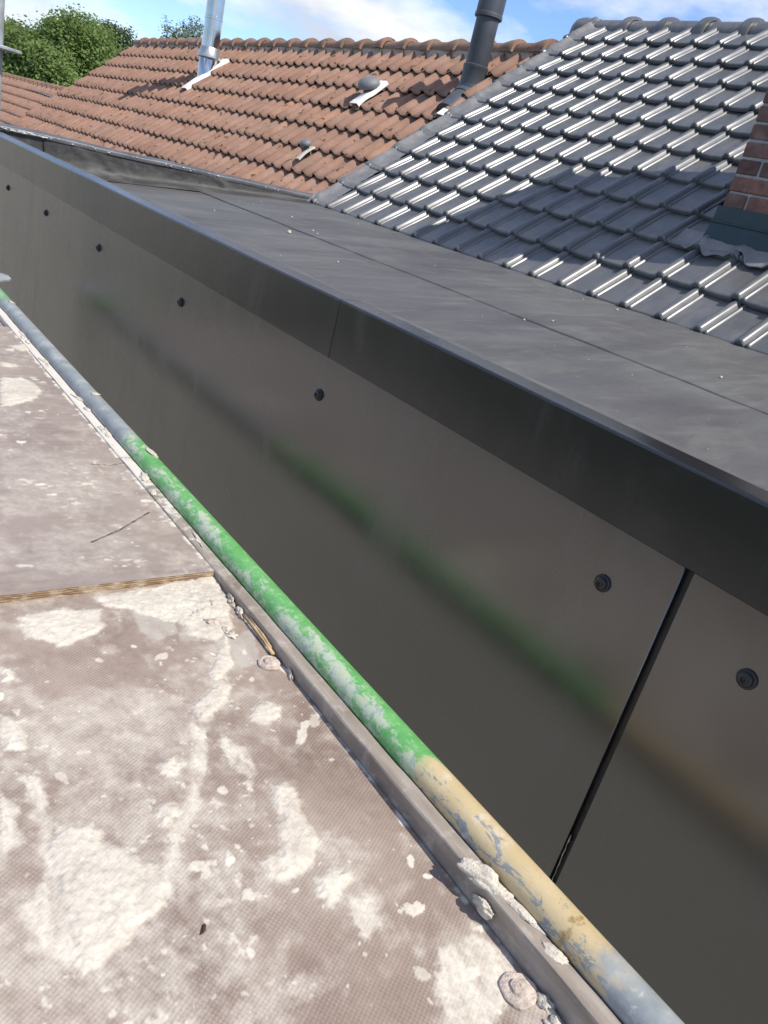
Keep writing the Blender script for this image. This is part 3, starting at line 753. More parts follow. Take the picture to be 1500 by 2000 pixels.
# back slope as plain continuous tiling, out of sight
b = MB()
for r in range(11):
    xa = 2*RX - 2.78 - CX * r; xb = xa - CX * 1.05
    za = bz(2.78 + CX * r) + 0.02; zb_ = bz(2.78 + CX * (r+1.05)) - 0.005
    b.add([(xa, y0, za), (xb, y0, zb_), (xb, y1, zb_), (xa, y1, za), (xa, y0, za-0.02), (xa, y1, za-0.02)], [(0,3,2,1), (0,4,5,3)])
tag(obj('back_slope_tiles', b.mesh('back_slope_tiles', M['btile']), roofB), kind='stuff')
# eaves edge strip where the tiles meet the flat roof
obj('eaves_strip', MB().box(2.775, 2.80, y0, YP - 0.02, roof_z(2.78) - 0.002, bz(2.79) - 0.012).mesh('eaves_strip', M['joint']), roofB)

# ridge
ZR = 1.27
def halfround(r0, r1, l, n=12, start=0.0):
    """half barrel along -Y from y=0 to y=-l, with a raised collar at its near end"""
    sta = [(0.0, r0), (-l*0.80, r0), (-l*0.80, r1), (-l*0.85, r1+0.004), (-l*0.97, r1+0.004), (-l*1.02, r1), (-l*1.02, r1-0.016)]
    V = []; F = []
    for (y, r) in sta:
        for i in range(n+1):
            a = math.pi * i / n
            V.append((-r * math.cos(a) * 0.98, y, r * math.sin(a) - 0.0))
    k = n+1
    for i in range(len(sta)-1):
        for j in range(n): F.append((i*k+j, i*k+j+1, (i+1)*k+j+1, (i+1)*k+j))
    return V, F
V, F = halfround(0.108, 0.126, 0.310)
rb_me = autosmooth(mesh('ridge_tile', V, F, M['btile']), 45)
yy = 4.66
for i in range(22):
    if i == 0:
        V0, F0 = halfround(0.118, 0.128, 0.10); 
    o = obj('ridge_tile', rb_me, roofB, (RX, 4.44 - 0.310 * i + 0.05, ZR + rng.uniform(-0.002, 0.002)), (0, 0, rng.uniform(-0.004, 0.004)))
    NB += 1
b = MB()
nseg = 12
for (y, r) in [(4.50, 0.112), (4.56, 0.117), (4.64, 0.125), (4.675, 0.120), (4.695, 0.100), (4.70, 0.02)]:
    for i in range(nseg+1):
        a = math.pi * i / nseg; b.v.append((RX - r * math.cos(a), y, ZR + r * math.sin(a)))
for i in range(5):
    for j in range(nseg): b.f.append((i*13+j, (i+1)*13+j, (i+1)*13+j+1, i*13+j+1))
obj('ridge_end_cap', autosmooth(b.mesh('ridge_end_cap', M['btile']), 50), roofB)
# dark filler under the ridge
obj('ridge_filler', MB().box(RX - 0.095, RX + 0.095, y0, 4.60, ZR - 0.10, ZR + 0.03).mesh('ridge_filler', M['sark']), roofB)

# lead verge dressed over the tile ends
xs = np.arange(2.76, 4.80, 0.012); ws = np.linspace(0, 1, 16)
Wg, Xg = np.meshgrid(ws, xs, indexing='ij')
Yg = 4.630 - 0.245 * Wg
step = ((Xg - 2.78) / CX) % 1.0
edgey = (fbm(Xg * 14, Xg * 0, 8) - 0.5) * 0.035 + 0.022 * (step - 0.5)
Yg = Yg + edgey * Wg**2
hump = 0.030 * np.exp(-((Yg - 4.530) / 0.036)**2)
Z = bz(Xg) + 0.034 - 0.020 * step + hump + (fbm(Xg * 22, Yg * 26, 41) - 0.5) * 0.016 - 0.055 * np.clip((Yg - 4.575) / 0.05, 0, 1)
nx = len(xs); V = np.stack([Xg.ravel(), Yg.ravel(), Z.ravel()], 1)
F = [(i*nx+j, (i+1)*nx+j, (i+1)*nx+j+1, i*nx+j+1) for i in range(len(ws)-1) for j in range(nx-1)]
o = obj('verge_flashing', mesh('verge_flashing', V, F, M['lead']), roofB)
# folded lead at the eaves corner
b = MB(); n = 14
for i in range(8):
    t = i / 7
    for j in range(n):
        a = 2*math.pi*j/n; rr = 0.045 * math.sin(math.pi * (0.12 + 0.8 * t)) * (1 + 0.25 * math.sin(3*a + t*4))
        b.v.append((2.74 + 0.10 * t, 4.56 + rr * math.cos(a) * 0.8, -0.255 + 0.05 * t + rr * math.sin(a)))
for i in range(7):
    for j in range(n): b.f.append((i*n+j, i*n+(j+1)%n, (i+1)*n+(j+1)%n, (i+1)*n+j))
b.f.append(tuple(range(n))); b.f.append(tuple(7*n + j for j in range(n)))
obj('lead_corner', b.mesh('lead_corner', M['lead'], True), roofB)

# ------------------------------------------------------------------ brick chimney
CHX0, CHX1, CHY0, CHY1, CHT = 3.205, 3.700, 1.450, 2.020, 1.70
ch = empty('brick_chimney', (3.5, 1.8, 0.2))
tag(ch, 'red brick chimney with grey mortar joints rising through the black tiles', 'chimney')
obj('mortar_core', MB().box(CHX0 + 0.006, CHX1 - 0.006, CHY0 + 0.006, CHY1 - 0.006, -0.1, CHT).mesh('mortar_core', M['brickm']), ch)
BH, BL, BJ = 0.056, 0.200, 0.0105
def brick_mesh(l, w, seed):
    me = MB().box(-w/2, w/2, -l/2, l/2, -BH/2, BH/2).mesh('brick', M['brick'])
    bevel(me, 0.004, 1)
    q = random.Random(seed)
    for v in me.vertices: v.co += Vector((q.uniform(-1, 1), q.uniform(-1, 1), q.uniform(-1, 1))) * 0.0012
    return me
stretch = [brick_mesh(BL, 0.095, i) for i in range(3)]; half = [brick_mesh(0.095, 0.095, 9 + i) for i in range(2)]
z = 0.03; r = 0
while z + BH < CHT:
    for (xc, fixed) in ((CHX0 + 0.0475, True), (CHX1 - 0.0475, True)):      # faces looking along X
        # the near corner brick first
        y = CHY1; first = half if r % 2 else stretch
        k = 0
        while y > CHY0 + 0.05:
            ms = first if k == 0 else stretch
            l = 0.095 if (ms is half) else BL
            if y - l < CHY0 - 0.001: 
                if y - 0.095 < CHY0 - 0.001: break
                ms = half; l = 0.095
            obj('brick', rng.choice(ms), ch, (xc + rng.uniform(-0.002, 0.002), y - l/2, z + BH/2))
            y -= l + BJ; k += 1
    for yc in (CHY0 + 0.0475, CHY1 - 0.0475):                               # faces looking along Y
        x = CHX0 + 0.095 + BJ + (0.0 if r % 2 else 0.0)
        while x + 0.095 < CHX1 - 0.10:
            l = BL if x + BL < CHX1 - 0.10 else 0.095
            o = obj('brick', rng.choice(stretch if l == BL else half), ch, (x + l/2, yc + rng.uniform(-0.002, 0.002), z + BH/2), (0, 0, math.pi/2))
            x += l + BJ
    z += BH + BJ; r += 1
obj('cap_slab', bevel(MB().box(CHX0 - 0.03, CHX1 + 0.03, CHY0 - 0.03, CHY1 + 0.03, CHT, CHT + 0.06).mesh('cap_slab', M['brickm']), 0.006), ch)
# folded apron at its foot and lead dressed on the tiles
b = MB()
b.box(CHX0 - 0.010, CHX0 + 0.02, CHY0 - 0.02, CHY1 + 0.012, 0.165, 0.232)
b.tube([(CHX0 - 0.0135, CHY0 - 0.02, 0.166), (CHX0 - 0.0135, CHY1 + 0.016, 0.166)], 0.0055, 8)
b.add([(CHX0-0.014, CHY0-0.02, 0.170), (CHX0-0.014, CHY1+0.014, 0.170), (CHX0-0.030, CHY1+0.020, 0.078), (CHX0-0.030, CHY0-0.02, 0.078),
       (CHX0+0.02, CHY0-0.02, 0.170), (CHX0+0.02, CHY1+0.014, 0.170), (CHX0+0.02, CHY1+0.020, 0.05), (CHX0+0.02, CHY0-0.02, 0.05)],
      [(0,1,2,3), (0,4,5,1), (1,5,6,2), (3,2,6,7), (0,3,7,4)])
b.add([(CHX0+0.02, CHY1+0.012, 0.10), (CHX1+0.02, CHY1+0.012, bz(CHX1)-0.02), (CHX1+0.02, CHY1+0.012, bz(CHX1)+0.13), (CHX0-0.010, CHY1+0.0125, 0.232), (CHX0-0.012, CHY1+0.0125, 0.10)],
      [(0,1,2,3,4)])
obj('apron_flashing', autosmooth(b.mesh('apron_flashing', M['apron']), 30), ch)
ys = np.arange(1.25, 2.150, 0.008); ws = np.linspace(0, 1, 18)
Wg, Yg = np.meshgrid(ws, ys, indexing='ij')
wav = np.cos((Yg - YR0) * 2 * math.pi / CW)
Xg = (CHX0 + 0.0) - (0.082 + 0.010 * np.sin(Yg * 23) + 0.006 * np.sin(Yg * 61 + 1)) * Wg
Z = bz(Xg) + 0.024 + np.maximum(wav, -0.2) * 0.025 * smooth(0.1, 0.8, Wg) + (fbm(Xg * 20, Yg * 20, 51) - 0.5) * 0.010 + 0.01 * (1 - Wg)
V = np.stack([Xg.ravel(), Yg.ravel(), Z.ravel()], 1); ny = len(ys)
F = [(i*ny+j, (i+1)*ny+j, (i+1)*ny+j+1, i*ny+j+1) for i in range(len(ws)-1) for j in range(ny-1)]
o = obj('lead_apron', mesh('lead_apron', V, F, M['lead']), ch)
md = o.modifiers.new('thickness', 'SOLIDIFY'); md.thickness = 0.004; md.offset = 0

# ------------------------------------------------------------------ the neighbour with the red roof
def rz(x, y):
    Y = y / S; t = (Y - 8.5) / 13.1
    return S * ((-.18 - t * .13) + (.945 - t * .055) * (x / S - 5.46)) - 0.02
def rslope(y):
    t = (y / S - 8.5) / 13.1; return .945 - t * .055
rh = empty('red_roof_house', (4.7, 9.0, GZ))
tag(rh, 'neighbouring house under a weathered orange-red pantile roof behind the membrane upstand', 'house')
RY0, RY1, RRX = YP + 0.035, 13.45, 4.70
def rtop(y): return rz(RRX, y) + 0.0
b = MB(); bx = 2*RRX - 3.1
b.add([(3.1, RY0, GZ), (bx, RY0, GZ), (bx, RY0, rz(3.1, RY0)-0.1), (RRX, RY0, rtop(RY0)-0.1), (3.1, RY0, rz(3.1, RY0)-0.1),
       (3.1, RY1, GZ), (bx, RY1, GZ), (bx, RY1, rz(3.1, RY1)-0.1), (RRX, RY1, rtop(RY1)-0.1), (3.1, RY1, rz(3.1, RY1)-0.1)],
      [(0,1,2,3,4), (9,8,7,6,5), (0,4,9,5), (1,6,7,2), (4,3,8,9), (3,2,7,8)])
obj('wall', b.mesh('wall', M['wall']), rh)
b = MB()
V = []
for y in np.linspace(RY0, RY1, 12):
    V += [(2.95, y, rz(2.95, y)-0.03), (RRX, y, rtop(y)-0.03), (2*RRX-2.95, y, rz(2.95, y)-0.03)]
F = [(i*3+j, i*3+j+1, (i+1)*3+j+1, (i+1)*3+j) for i in range(11) for j in range(2)]
roofR = obj('roof', mesh('roof', V, F, M['sark'], False), rh)

RW, RCX = 0.1660, 0.2085
# one red tile: high roll falling to a shallow pan
def redprof(u):
    # u from 0 (+Y side) to 1 (-Y side); crest near 0.22
    if u < 0.50: return 0.034 * math.sin(math.pi * u / 0.50) ** 1.2
    return -0.004 * math.sin(math.pi * (u - 0.50) / 0.5)
us_ = [0, 0.07, 0.15, 0.25, 0.35, 0.43, 0.5, 0.65, 0.82, 1.0, 1.06]
RL = RCX * 1.36 + 0.05; RCL = RCX * 1.36
sta = [(RL, 0.0), (RCL * 0.5, 0.0), (0.006, 0.0), (0.0, -0.004), (0.003, -0.013)]
V = []; F = []
for (x, dz) in sta:
    base = 0.034 - 0.032 * x / RCL
    for u in us_:
        h = redprof(min(u, 1.0)) if u <= 1.0 else 0.006
        V.append((x, 0.25 * RW - u * RW, base + h + dz))
k = len(us_)
for i in range(len(sta)-1):
    for j in range(k-1): F.append((i*k+j, (i+1)*k+j, (i+1)*k+j+1, i*k+j+1))
rt_me = autosmooth(mesh('roof_tile', V, F, M['rtile']), 50)
def nose_attr(me, vals):
    a = me.attributes.new('nose', 'FLOAT', 'POINT'); a.data.foreach_set('value', np.array(vals, np.float32)); return me
rt_nose = [1.0 - v.co.x for v in rt_me.vertices]
nose_attr(rt_me, rt_nose)
cells = []
for r in range(9):
    X = 4.43 - RCX * (r - 0)
    if X < 2.9: continue
    for c in range(int((RY1 - RY0) / RW)):
        y = RY0 + 0.10 + RW * c
        cells.append((y, X))
# the row right under the ridge is short
cam0 = Vector((0, 0, 0))
cells.sort(key=lambda q: q[0])
def visible(y, X):       # in sight over the upstand and beside the black roof
    z = rz(X + 0.2, y); t = YP / y
    xx, zz = (X + 0.2) * t, z * t
    return zz > -0.225 and xx < 4.9
order = sorted(cells, key=lambda q: (not visible(*q), q[0] + (0.8 * (q[1] - 3))))
mbR = MB(); nR = 0
for idx, (y, X) in enumerate(order):
    sl = rslope(y); loc = Vector((X, y, rz(X, y)))
    jit = (rng.uniform(-0.008, 0.008), -math.atan(sl) + rng.uniform(-0.010, 0.010), rng.uniform(-0.008, 0.008))
    loc += Vector((rng.uniform(-0.006, 0.006), rng.uniform(-0.002, 0.002), rng.uniform(-0.003, 0.003)))
    if idx < 300:
        obj('roof_tile', rt_me, roofR, loc, jit); nR += 1
    else:
        from mathutils import Euler
        Mx = Matrix.Translation(loc) @ Euler(jit).to_matrix().to_4x4()
        mbR.add([Mx @ v.co for v in rt_me.vertices], [tuple(p.vertices) for p in rt_me.polygons])
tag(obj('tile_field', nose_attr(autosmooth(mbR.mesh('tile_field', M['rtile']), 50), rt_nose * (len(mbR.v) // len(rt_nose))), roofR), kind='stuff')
b = MB()
for y_ in (0,):
    V = []
    for y in np.linspace(RY0, RY1, 12): V += [(RRX, y, rtop(y)), (2*RRX-2.95, y, rz(2.95, y))]
    b.add(V, [(i*2, i*2+1, i*2+3, i*2+2) for i in range(11)])
tag(obj('back_slope_tiles', b.mesh('back_slope_tiles', M['rtile']), roofR), kind='stuff')
# ridge: half-round tiles, each flared at its near end
def ridge_red(r0, r1, l, n=12):
    sta = [(0.02, r0), (-l*0.5, r0+0.004), (-l*0.82, r1), (-l*0.98, r1+0.008), (-l*1.04, r1+0.004), (-l*1.04, r1-0.022)]
    V = []; F = []
    for (y, r) in sta:
        for i in range(n+1):
            a = math.pi * i / n; V.append((-r * math.cos(a), y, r * math.sin(a)))
    k = n+1
    for i in range(len(sta)-1):
        for j in range(n): F.append((i*k+j, i*k+j+1, (i+1)*k+j+1, (i+1)*k+j))
    return autosmooth(mesh('ridge_tile', V, F, M['rridge']), 60)
rr_me = ridge_red(0.074, 0.102, 0.347)
y = RY1 + 0.0; 
while y > RY0 + 0.02:
    obj('ridge_tile', rr_me, roofR, (RRX, y, rtop(y) - 0.005 + rng.uniform(-0.004, 0.004)), (rng.uniform(-0.012, 0.012), 0, rng.uniform(-0.012, 0.012)))
    y -= 0.347
V = []; F = []
for y in np.linspace(RY0, RY1 + 0.02, 14):
    zc = rtop(y)
    V += [(RRX - 0.070, y, zc - 0.08), (RRX - 0.070, y, zc + 0.005), (RRX + 0.07, y, zc + 0.005), (RRX + 0.07, y, zc - 0.08)]
F = [(i*4+j, (i+1)*4+j, (i+1)*4+j+1, i*4+j+1) for i in range(13) for j in range(3)]
obj('ridge_bedding', mesh('ridge_bedding', V, F, M['mortar_dirty'], False), roofR)
# gutter
V = []; F = []
for i, y in enumerate(np.linspace(YP + 0.12, RY1, 30)):
    for j in range(9):
        a = math.pi * j / 8; V.append((2.97 + 0.055 * math.cos(a), y, rz(2.97, y) - 0.02 - 0.055 * math.sin(a)))
F = [(i*9+j, i*9+j+1, (i+1)*9+j+1, (i+1)*9+j) for i in range(29) for j in range(8)]
o = obj('gutter', mesh('gutter', V, F, M['gutter']), rh); md = o.modifiers.new('thickness', 'SOLIDIFY'); md.thickness = 0.004

# ------------------------------------------------------------------ the next house beyond, lower roof
fh = empty('far_red_roof_house', (4.8, 20.0, GZ))
tag(fh, 'lower red tiled roof farthest left, below the big leafy tree', 'house')
FX, FY0, FY1 = 4.8, 13.75, 26.0
def fz(x): return 0.10 - 0.75 * abs(FX - x)
b = MB(); fxb = 2*FX - 3.0
b.add([(3.0, FY0, GZ), (fxb, FY0, GZ), (fxb, FY0, fz(3.0)-0.08), (FX, FY0, 0.02), (3.0, FY0, fz(3.0)-0.08), (3.0, FY1, GZ), (fxb, FY1, GZ), (fxb, FY1, fz(3.0)-0.08), (FX, FY1, 0.02), (3.0, FY1, fz(3.0)-0.08)],
      [(0,1,2,3,4), (9,8,7,6,5), (0,4,9,5), (1,6,7,2), (4,3,8,9), (3,2,7,8)])
obj('wall', b.mesh('wall', M['wall']), fh)
roofF = obj('roof', MB().add([(2.9, FY0, fz(2.9)-0.03), (FX, FY0, 0.07), (fxb+0.1, FY0, fz(2.9)-0.03), (2.9, FY1, fz(2.9)-0.03), (FX, FY1, 0.07), (fxb+0.1, FY1, fz(2.9)-0.03)],
             [(0,1,4,3), (1,2,5,4)]).mesh('roof', M['rtile']), fh)
mbF = MB(); lowme = [(v.co.copy()) for v in rt_me.vertices]; lowf = [tuple(p.vertices) for p in rt_me.polygons]
from mathutils import Euler
for r in range(10):
    X = FX - 0.05 - RCX * (r + 1)
    for c in range(int((FY1 - FY0) / RW)):
        Mx = Matrix.Translation((X, FY0 + 0.05 + RW * c, fz(X) + rng.uniform(-0.003, 0.003))) @ Euler((0, -math.atan(0.75), 0)).to_matrix().to_4x4()
        mbF.add([Mx @ v for v in lowme], lowf)
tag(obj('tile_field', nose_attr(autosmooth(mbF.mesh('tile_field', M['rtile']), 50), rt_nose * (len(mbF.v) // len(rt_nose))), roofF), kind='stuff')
y = FY1
while y > FY0:
    obj('ridge_tile', rr_me, roofF, (FX, y, 0.06)); y -= 0.347
obj('valley_strip', MB().add([(4.42, 14.2, fz(4.42)+0.06), (4.48, 14.2, fz(4.48)+0.06), (4.60, 19.5, fz(4.60)+0.06), (4.54, 19.5, fz(4.54)+0.06)], [(0, 1, 2, 3)]).mesh('valley_strip', M['lead']), roofF)

# ------------------------------------------------------------------ flues and roof vents
f1 = empty('steel_flue', (4.19, 9.65, rz(4.19, 9.65)))
tag(f1, 'shiny stainless steel flue pipe with a storm collar on the red roof', 'flue')
z0 = rz(4.19, 9.65)
b = MB().lathe([(0.104, -0.08), (0.104, 0.30), (0.098, 0.31)], 32, (4.19, 9.65, z0)); obj('lower_pipe', autosmooth(b.mesh('lower_pipe', M['steel'])), f1)
b = MB().lathe([(0.098, 0.26), (0.098, 0.60), (0.101, 0.602), (0.101, 0.63), (0.098, 0.632), (0.098, 1.45)], 32, (4.19, 9.65, z0)); obj('pipe', autosmooth(b.mesh('pipe', M['steel'])), f1)
b = MB().lathe([(0.133, 0.215), (0.135, 0.225), (0.112, 0.285), (0.106, 0.315), (0.100, 0.325)], 32, (4.19, 9.65, z0)); obj('storm_collar', autosmooth(b.mesh('storm_collar', M['steel_dull'])), f1)
b = MB().lathe([(0.10, 1.45), (0.13, 1.47), (0.13, 1.50), (0.03, 1.58), (0.0, 1.59)], 32, (4.19, 9.65, z0), closed=False); obj('rain_cap', autosmooth(b.mesh('rain_cap', M['steel_dull'])), f1)
def plate(name, parent, x, y, l, w, lift, mat, waves=3, h=0.03):
    """flashing plate lying on the pantiles, its near edge folded over their rolls"""
    sl = rslope(y); p = math.atan(sl)
    us = np.linspace(0, l, 26); V = []; F = []
    pr = [(-w, 0.0), (w*0.9, 0.004), (w, -h*0.2), (w*1.02, -h)]
    for i, u in enumerate(us):
        for j, (yy, zz) in enumerate(pr):
            wob = 0.010 * max(0, math.sin(2 * math.pi * waves * u / l)) if j >= 1 else 0.0
            V.append((u, -yy, zz + lift + wob))
    k = len(pr); F = [(i*k+j, (i+1)*k+j, (i+1)*k+j+1, i*k+j+1) for i in range(len(us)-1) for j in range(k-1)]
    me = mesh(name, V, F, mat)
    o = obj(name, autosmooth(me, 60), parent, (x, y, rz(x, y)), (0, -p, 0))
    md = o.modifiers.new('thickness', 'SOLIDIFY'); md.thickness = 0.006
    return o
plate('flashing_plate', f1, 3.96, 9.60, 0.62, 0.075, 0.062, M['white'], 3, 0.035)

f2 = empty('grey_flue', (4.335, 5.146, rz(4.335, 5.146)))
tag(f2, 'dark grey plastic flue pipe with an elbow beside the black roof verge', 'flue')
cx, cy = 4.335, 5.146
b = MB().lathe([(0.084, 0.83), (0.086, 0.835), (0.086, 1.25)], 32, (cx, cy, 0)); obj('pipe', autosmooth(b.mesh('pipe', M['flue'])), f2)
b = MB().lathe([(0.084, 0.79), (0.0935, 0.795), (0.0935, 0.90), (0.096, 0.905), (0.096, 0.925), (0.087, 0.930)], 32, (cx, cy, 0)); obj('coupling', autosmooth(b.mesh('coupling', M['flue'])), f2)
b = MB().lathe([(0.088, 1.235), (0.100, 1.24), (0.104, 1.245), (0.104, 1.265), (0.100, 1.27), (0.100, 1.40), (0.108, 1.41), (0.108, 1.43), (0.02, 1.45)], 32, (cx, cy, 0)); obj('terminal', autosmooth(b.mesh('terminal', M['flue'])), f2)
b = MB().lathe([(0.090, 0.775), (0.090, 0.80)], 32, (cx, cy, 0)); obj('seal_ring', autosmooth(b.mesh('seal_ring', M['steel_dull'])), f2)
pts = [(cx, cy, 0.795), (cx, cy, 0.755), (cx - 0.012, cy - 0.004, 0.72), (cx - 0.035, cy - 0.012, 0.69), (cx - 0.07, cy - 0.022, 0.66), (cx - 0.115, cy - 0.035, 0.625), (cx - 0.215, cy - 0.06, 0.535)]
b = MB().tube(pts, [0.098, 0.101, 0.101, 0.101, 0.101, 0.101, 0.100], 28); obj('elbow', autosmooth(b.mesh('elbow', M['flue'])), f2)
b = MB().tube([(cx - 0.035, cy - 0.011, 0.692), (cx - 0.06, cy - 0.019, 0.668)], 0.107, 28); obj('elbow_ring', autosmooth(b.mesh('elbow_ring', M['flue'])), f2)

def vent(x, y, r, label, mat, pl, tall):
    p = math.atan(rslope(y)); v = empty('roof_vent', (x, y, rz(x, y)))
    tag(v, label, 'roof vent', 'mushroom vents on the red roof')
    Mx = Matrix.Rotation(-p * 0.55, 3, 'Y')
    b = MB().lathe([(r*0.55, 0.0), (r*0.55, tall), (r*0.60, tall + 0.004)], 24, (x, y, rz(x, y)), M=Mx); obj('neck', autosmooth(b.mesh('neck', M['flue'])), v)
    b = MB().lathe([(r*0.6, tall), (r*0.93, tall + r*0.02), (r*1.0, tall + r*0.22), (r*0.96, tall + r*0.45), (r*0.75, tall + r*0.72), (r*0.4, tall + r*0.86), (0.002, tall + r*0.90)], 28, (x, y, rz(x, y)), M=Mx)
    obj('cap', autosmooth(b.mesh('cap', M['vent']), 50), v)
    return v
v1 = vent(4.165, 6.20, 0.097, 'larger grey mushroom vent on a white plate, nearer the red ridge', 'vent', True, 0.075)
plate('flashing_plate', v1, 4.03, 6.17, 0.34, 0.06, 0.058, M['white'], 1, 0.022)
v2 = vent(3.545, 5.99, 0.048, 'small grey mushroom vent low on the red roof', 'vent', True, 0.095)
plate('flashing_plate', v2, 3.47, 5.96, 0.17, 0.032, 0.056, M['mortar'], 0.5, 0.006)
# bright offcut tucked under the tiles by the grey flue
sp = obj('metal_offcut', bevel(MB().box(-0.045, 0.045, -0.035, 0.035, -0.003, 0.003).mesh('metal_offcut', M['white']), 0.001, 1), None, (4.005, 4.985, rz(4.005, 4.985) + 0.085), (0.1, -0.60, 0.3))
tag(sp, 'small white plate lying on red tiles below the grey flue', 'plate')

# ------------------------------------------------------------------ scaffold: deck panel, loose board, tube, standard
def paint_stains(X, Y, st, seed, splats, edge):
    """coverage of dried mortar, dust film and greyed mortar as height-field attributes"""
    n1 = (fbm(X * 60, Y * 60, seed, 5) - 0.5); n2 = (fbm(X * 220, Y * 220, seed + 5, 3) - 0.5); n3 = (fbm(X * 18, Y * 18, seed + 9, 4) - 0.5)
    mort = np.zeros_like(X); film = np.zeros_like(X); grey = np.zeros_like(X); thick = np.zeros_like(X)
    for P in st.get('thick', []):
        d = poly_sd(X, Y, P) + n1 * 0.022 + n2 * 0.006
        a = smooth(0.0040, -0.0045, d)
        mort = np.maximum(mort, a * (0.72 + 0.55 * (n3 + n1)))
        thick = np.maximum(thick, smooth(0.0, -0.010, d) * 0.0022 + a * 0.0006)
        film = np.maximum(film, smooth(0.03, -0.01, d) * 0.5)
    for P in st.get('film', []):
        d = poly_sd(X, Y, P) + n1 * 0.05 + n3 * 0.06 + n2 * 0.02
        film = np.maximum(film, smooth(0.016, -0.022, d) * 0.85)
    for P in st.get('smear', []):              # thin trowelled smears
        d = poly_sd(X, Y, P) + n1 * 0.020 + n2 * 0.012
        a = smooth(0.006, -0.006, d) * np.clip(0.30 + 1.5 * fbm(X * 90, Y * 30, seed + 61, 5) - 0.40 + n2 * 0.8, 0, 0.85)
        mort = np.maximum(mort, a); thick = np.maximum(thick, a * 0.0005)
    for P in st.get('grey', []):
        d = poly_sd(X, Y, P) + n1 * 0.012
        grey = np.maximum(grey, smooth(0.002, -0.003, d) * 0.9)
    for (x, y, r, ang, asp, s) in splats:
        m = (np.abs(X - x) < r * 3) & (np.abs(Y - y) < r * 3)
        if not m.any(): continue
        dx = X[m] - x; dy = Y[m] - y
        u = (dx * math.cos(ang) + dy * math.sin(ang)) / asp; w = -dx * math.sin(ang) + dy * math.cos(ang)
        d = np.hypot(u, w) - r + n1[m] * r * 1.9 + n2[m] * r * 0.7
        a = smooth(r * 0.12, -r * 0.12, d) * s
        mort[m] = np.maximum(mort[m], a); thick[m] = np.maximum(thick[m], a * min(0.0012, r * 0.12))
    # crusts and general speckle
    sp = fbm(X * 38, Y * 38, seed + 21, 6); big = fbm(X * 5.5, Y * 5.5, seed + 27, 3)
    film = np.maximum(film, smooth(0.42, 0.66, sp * 0.5 + big * 0.5 + 0.10 * np.clip((0.45 - X) / 0.35, 0, 1)) * 0.85)
    mort = np.maximum(mort, smooth(0.63, 0.72, fbm(X * 75, Y * 75, seed + 33, 6) * 0.62 + big * 0.38) * 0.7)
    if edge is not None:                       # mortar scraped along the edge by the frame
        e = (edge - X) + n1 * 0.02
        mort = np.maximum(mort, smooth(0.010, 0.003, e) * smooth(0.46, 0.56, fbm(Y * 30, X * 10, seed + 40, 4)))
    mort = np.clip(mort, 0, 1)
    thick = thick * (0.75 + 1.2 * fbm(X * 120, Y * 120, seed + 50, 4)) + mort * n2 * 0.0011
    return mort, np.clip(film, 0, 1), np.clip(grey, 0, 1), thick

def nu(a, b, fine, lo, hi, coarse):
    return np.unique(np.round(np.concatenate([np.arange(lo, a, coarse), np.arange(a, b, fine), np.arange(b, hi + 1e-6, coarse), [hi]]), 5))

def deck_z(y): return -0.768 - 0.026 * np.clip((1.1 - y) / 0.9, 0, 1.15)

DECK_STAINS['smear'] = [DECK_STAINS['film'][i] for i in (1, 2, 3, 4, 5, 9)]
deck = empty('scaffold_deck', (0.25, 1.0, -0.80))
tag(deck, 'worn brown scaffold deck in a metal frame, crusted with pale mortar', 'scaffold deck')
xs = nu(0.10, 0.6545, 0.0018, -0.22, 0.6545, 0.02); ys = nu(0.12, 1.20, 0.0018, -1.2, 3.27, 0.025)
X, Y = np.meshgrid(xs, ys)
q = random.Random(5); splats = []
for i in range(260):
    r = 0.0010 + 0.008 * q.random() ** 6.0
    splats.append((q.uniform(0.12, 0.65), q.uniform(0.12, 1.15), r, q.uniform(0, 3.1), 1 + 2.2 * q.random() ** 3, q.uniform(0.5, 1)))
mort, film, grey, thick = paint_stains(X, Y, DECK_STAINS, 3, splats, 0.6545)
Z = deck_z(Y) + thick + (fbm(X * 4, Y * 4, 77) - 0.5) * 0.002
# the lumpy crust beside the board edge
lump = smooth(0.035, 0.0, np.hypot((X - 0.600) * 1.0, (Y - 1.075) * 0.75) + (fbm(X * 50, Y * 50, 6) - 0.5) * 0.05)
Z = Z + lump * 0.006 * fbm(X * 90, Y * 90, 13, 3)
me = grid_mesh('plywood_panel', xs, ys, Z, M['deck'], dict(mortar=mort, film=film * 0.88, grey=grey, scratch=np.zeros_like(X)))
obj('plywood_panel', me, deck)
obj('panel_core', MB().box(-0.22, 0.6545, -1.2, 3.27, -0.812, -0.803).mesh('panel_core', M['ply']), deck)

def rail(x_sign, pr, name):
    V = []; F = []; ys = np.arange(-1.2, 3.28, 0.02)
    for i, y in enumerate(ys):
        w = (vnoise(np.array([y*5.0]), np.array([0.3]), 14)[0] - 0.5) * 0.004
        for j, (x, z) in enumerate(pr):
            w2 = (vnoise(np.array([y*28.0]), np.array([j*3.1]), 24)[0] - 0.5) * 0.0016
            V.append((x + w * 0.5 + w2, y, z + w2 * 0.6))
    k = len(pr); n = len(ys)
    F = [(i*k+j, (i+1)*k+j, (i+1)*k+j+1, i*k+j+1) for i in range(n-1) for j in range(k-1)]
    F.append(tuple(range(k))); F.append(tuple((n-1)*k + j for j in reversed(range(k))))
    return obj(name, autosmooth(mesh(name, V, F, M['frame']), 24), deck)
rail(1, [(0.6562, -0.806), (0.6555, -0.775), (0.6540, -0.7515), (0.6550, -0.7492), (0.6572, -0.7482), (0.6630, -0.7478), (0.6642, -0.7490), (0.6700, -0.7489), (0.6775, -0.7482), (0.6800, -0.7500), (0.6805, -0.806)], 'frame_rail')
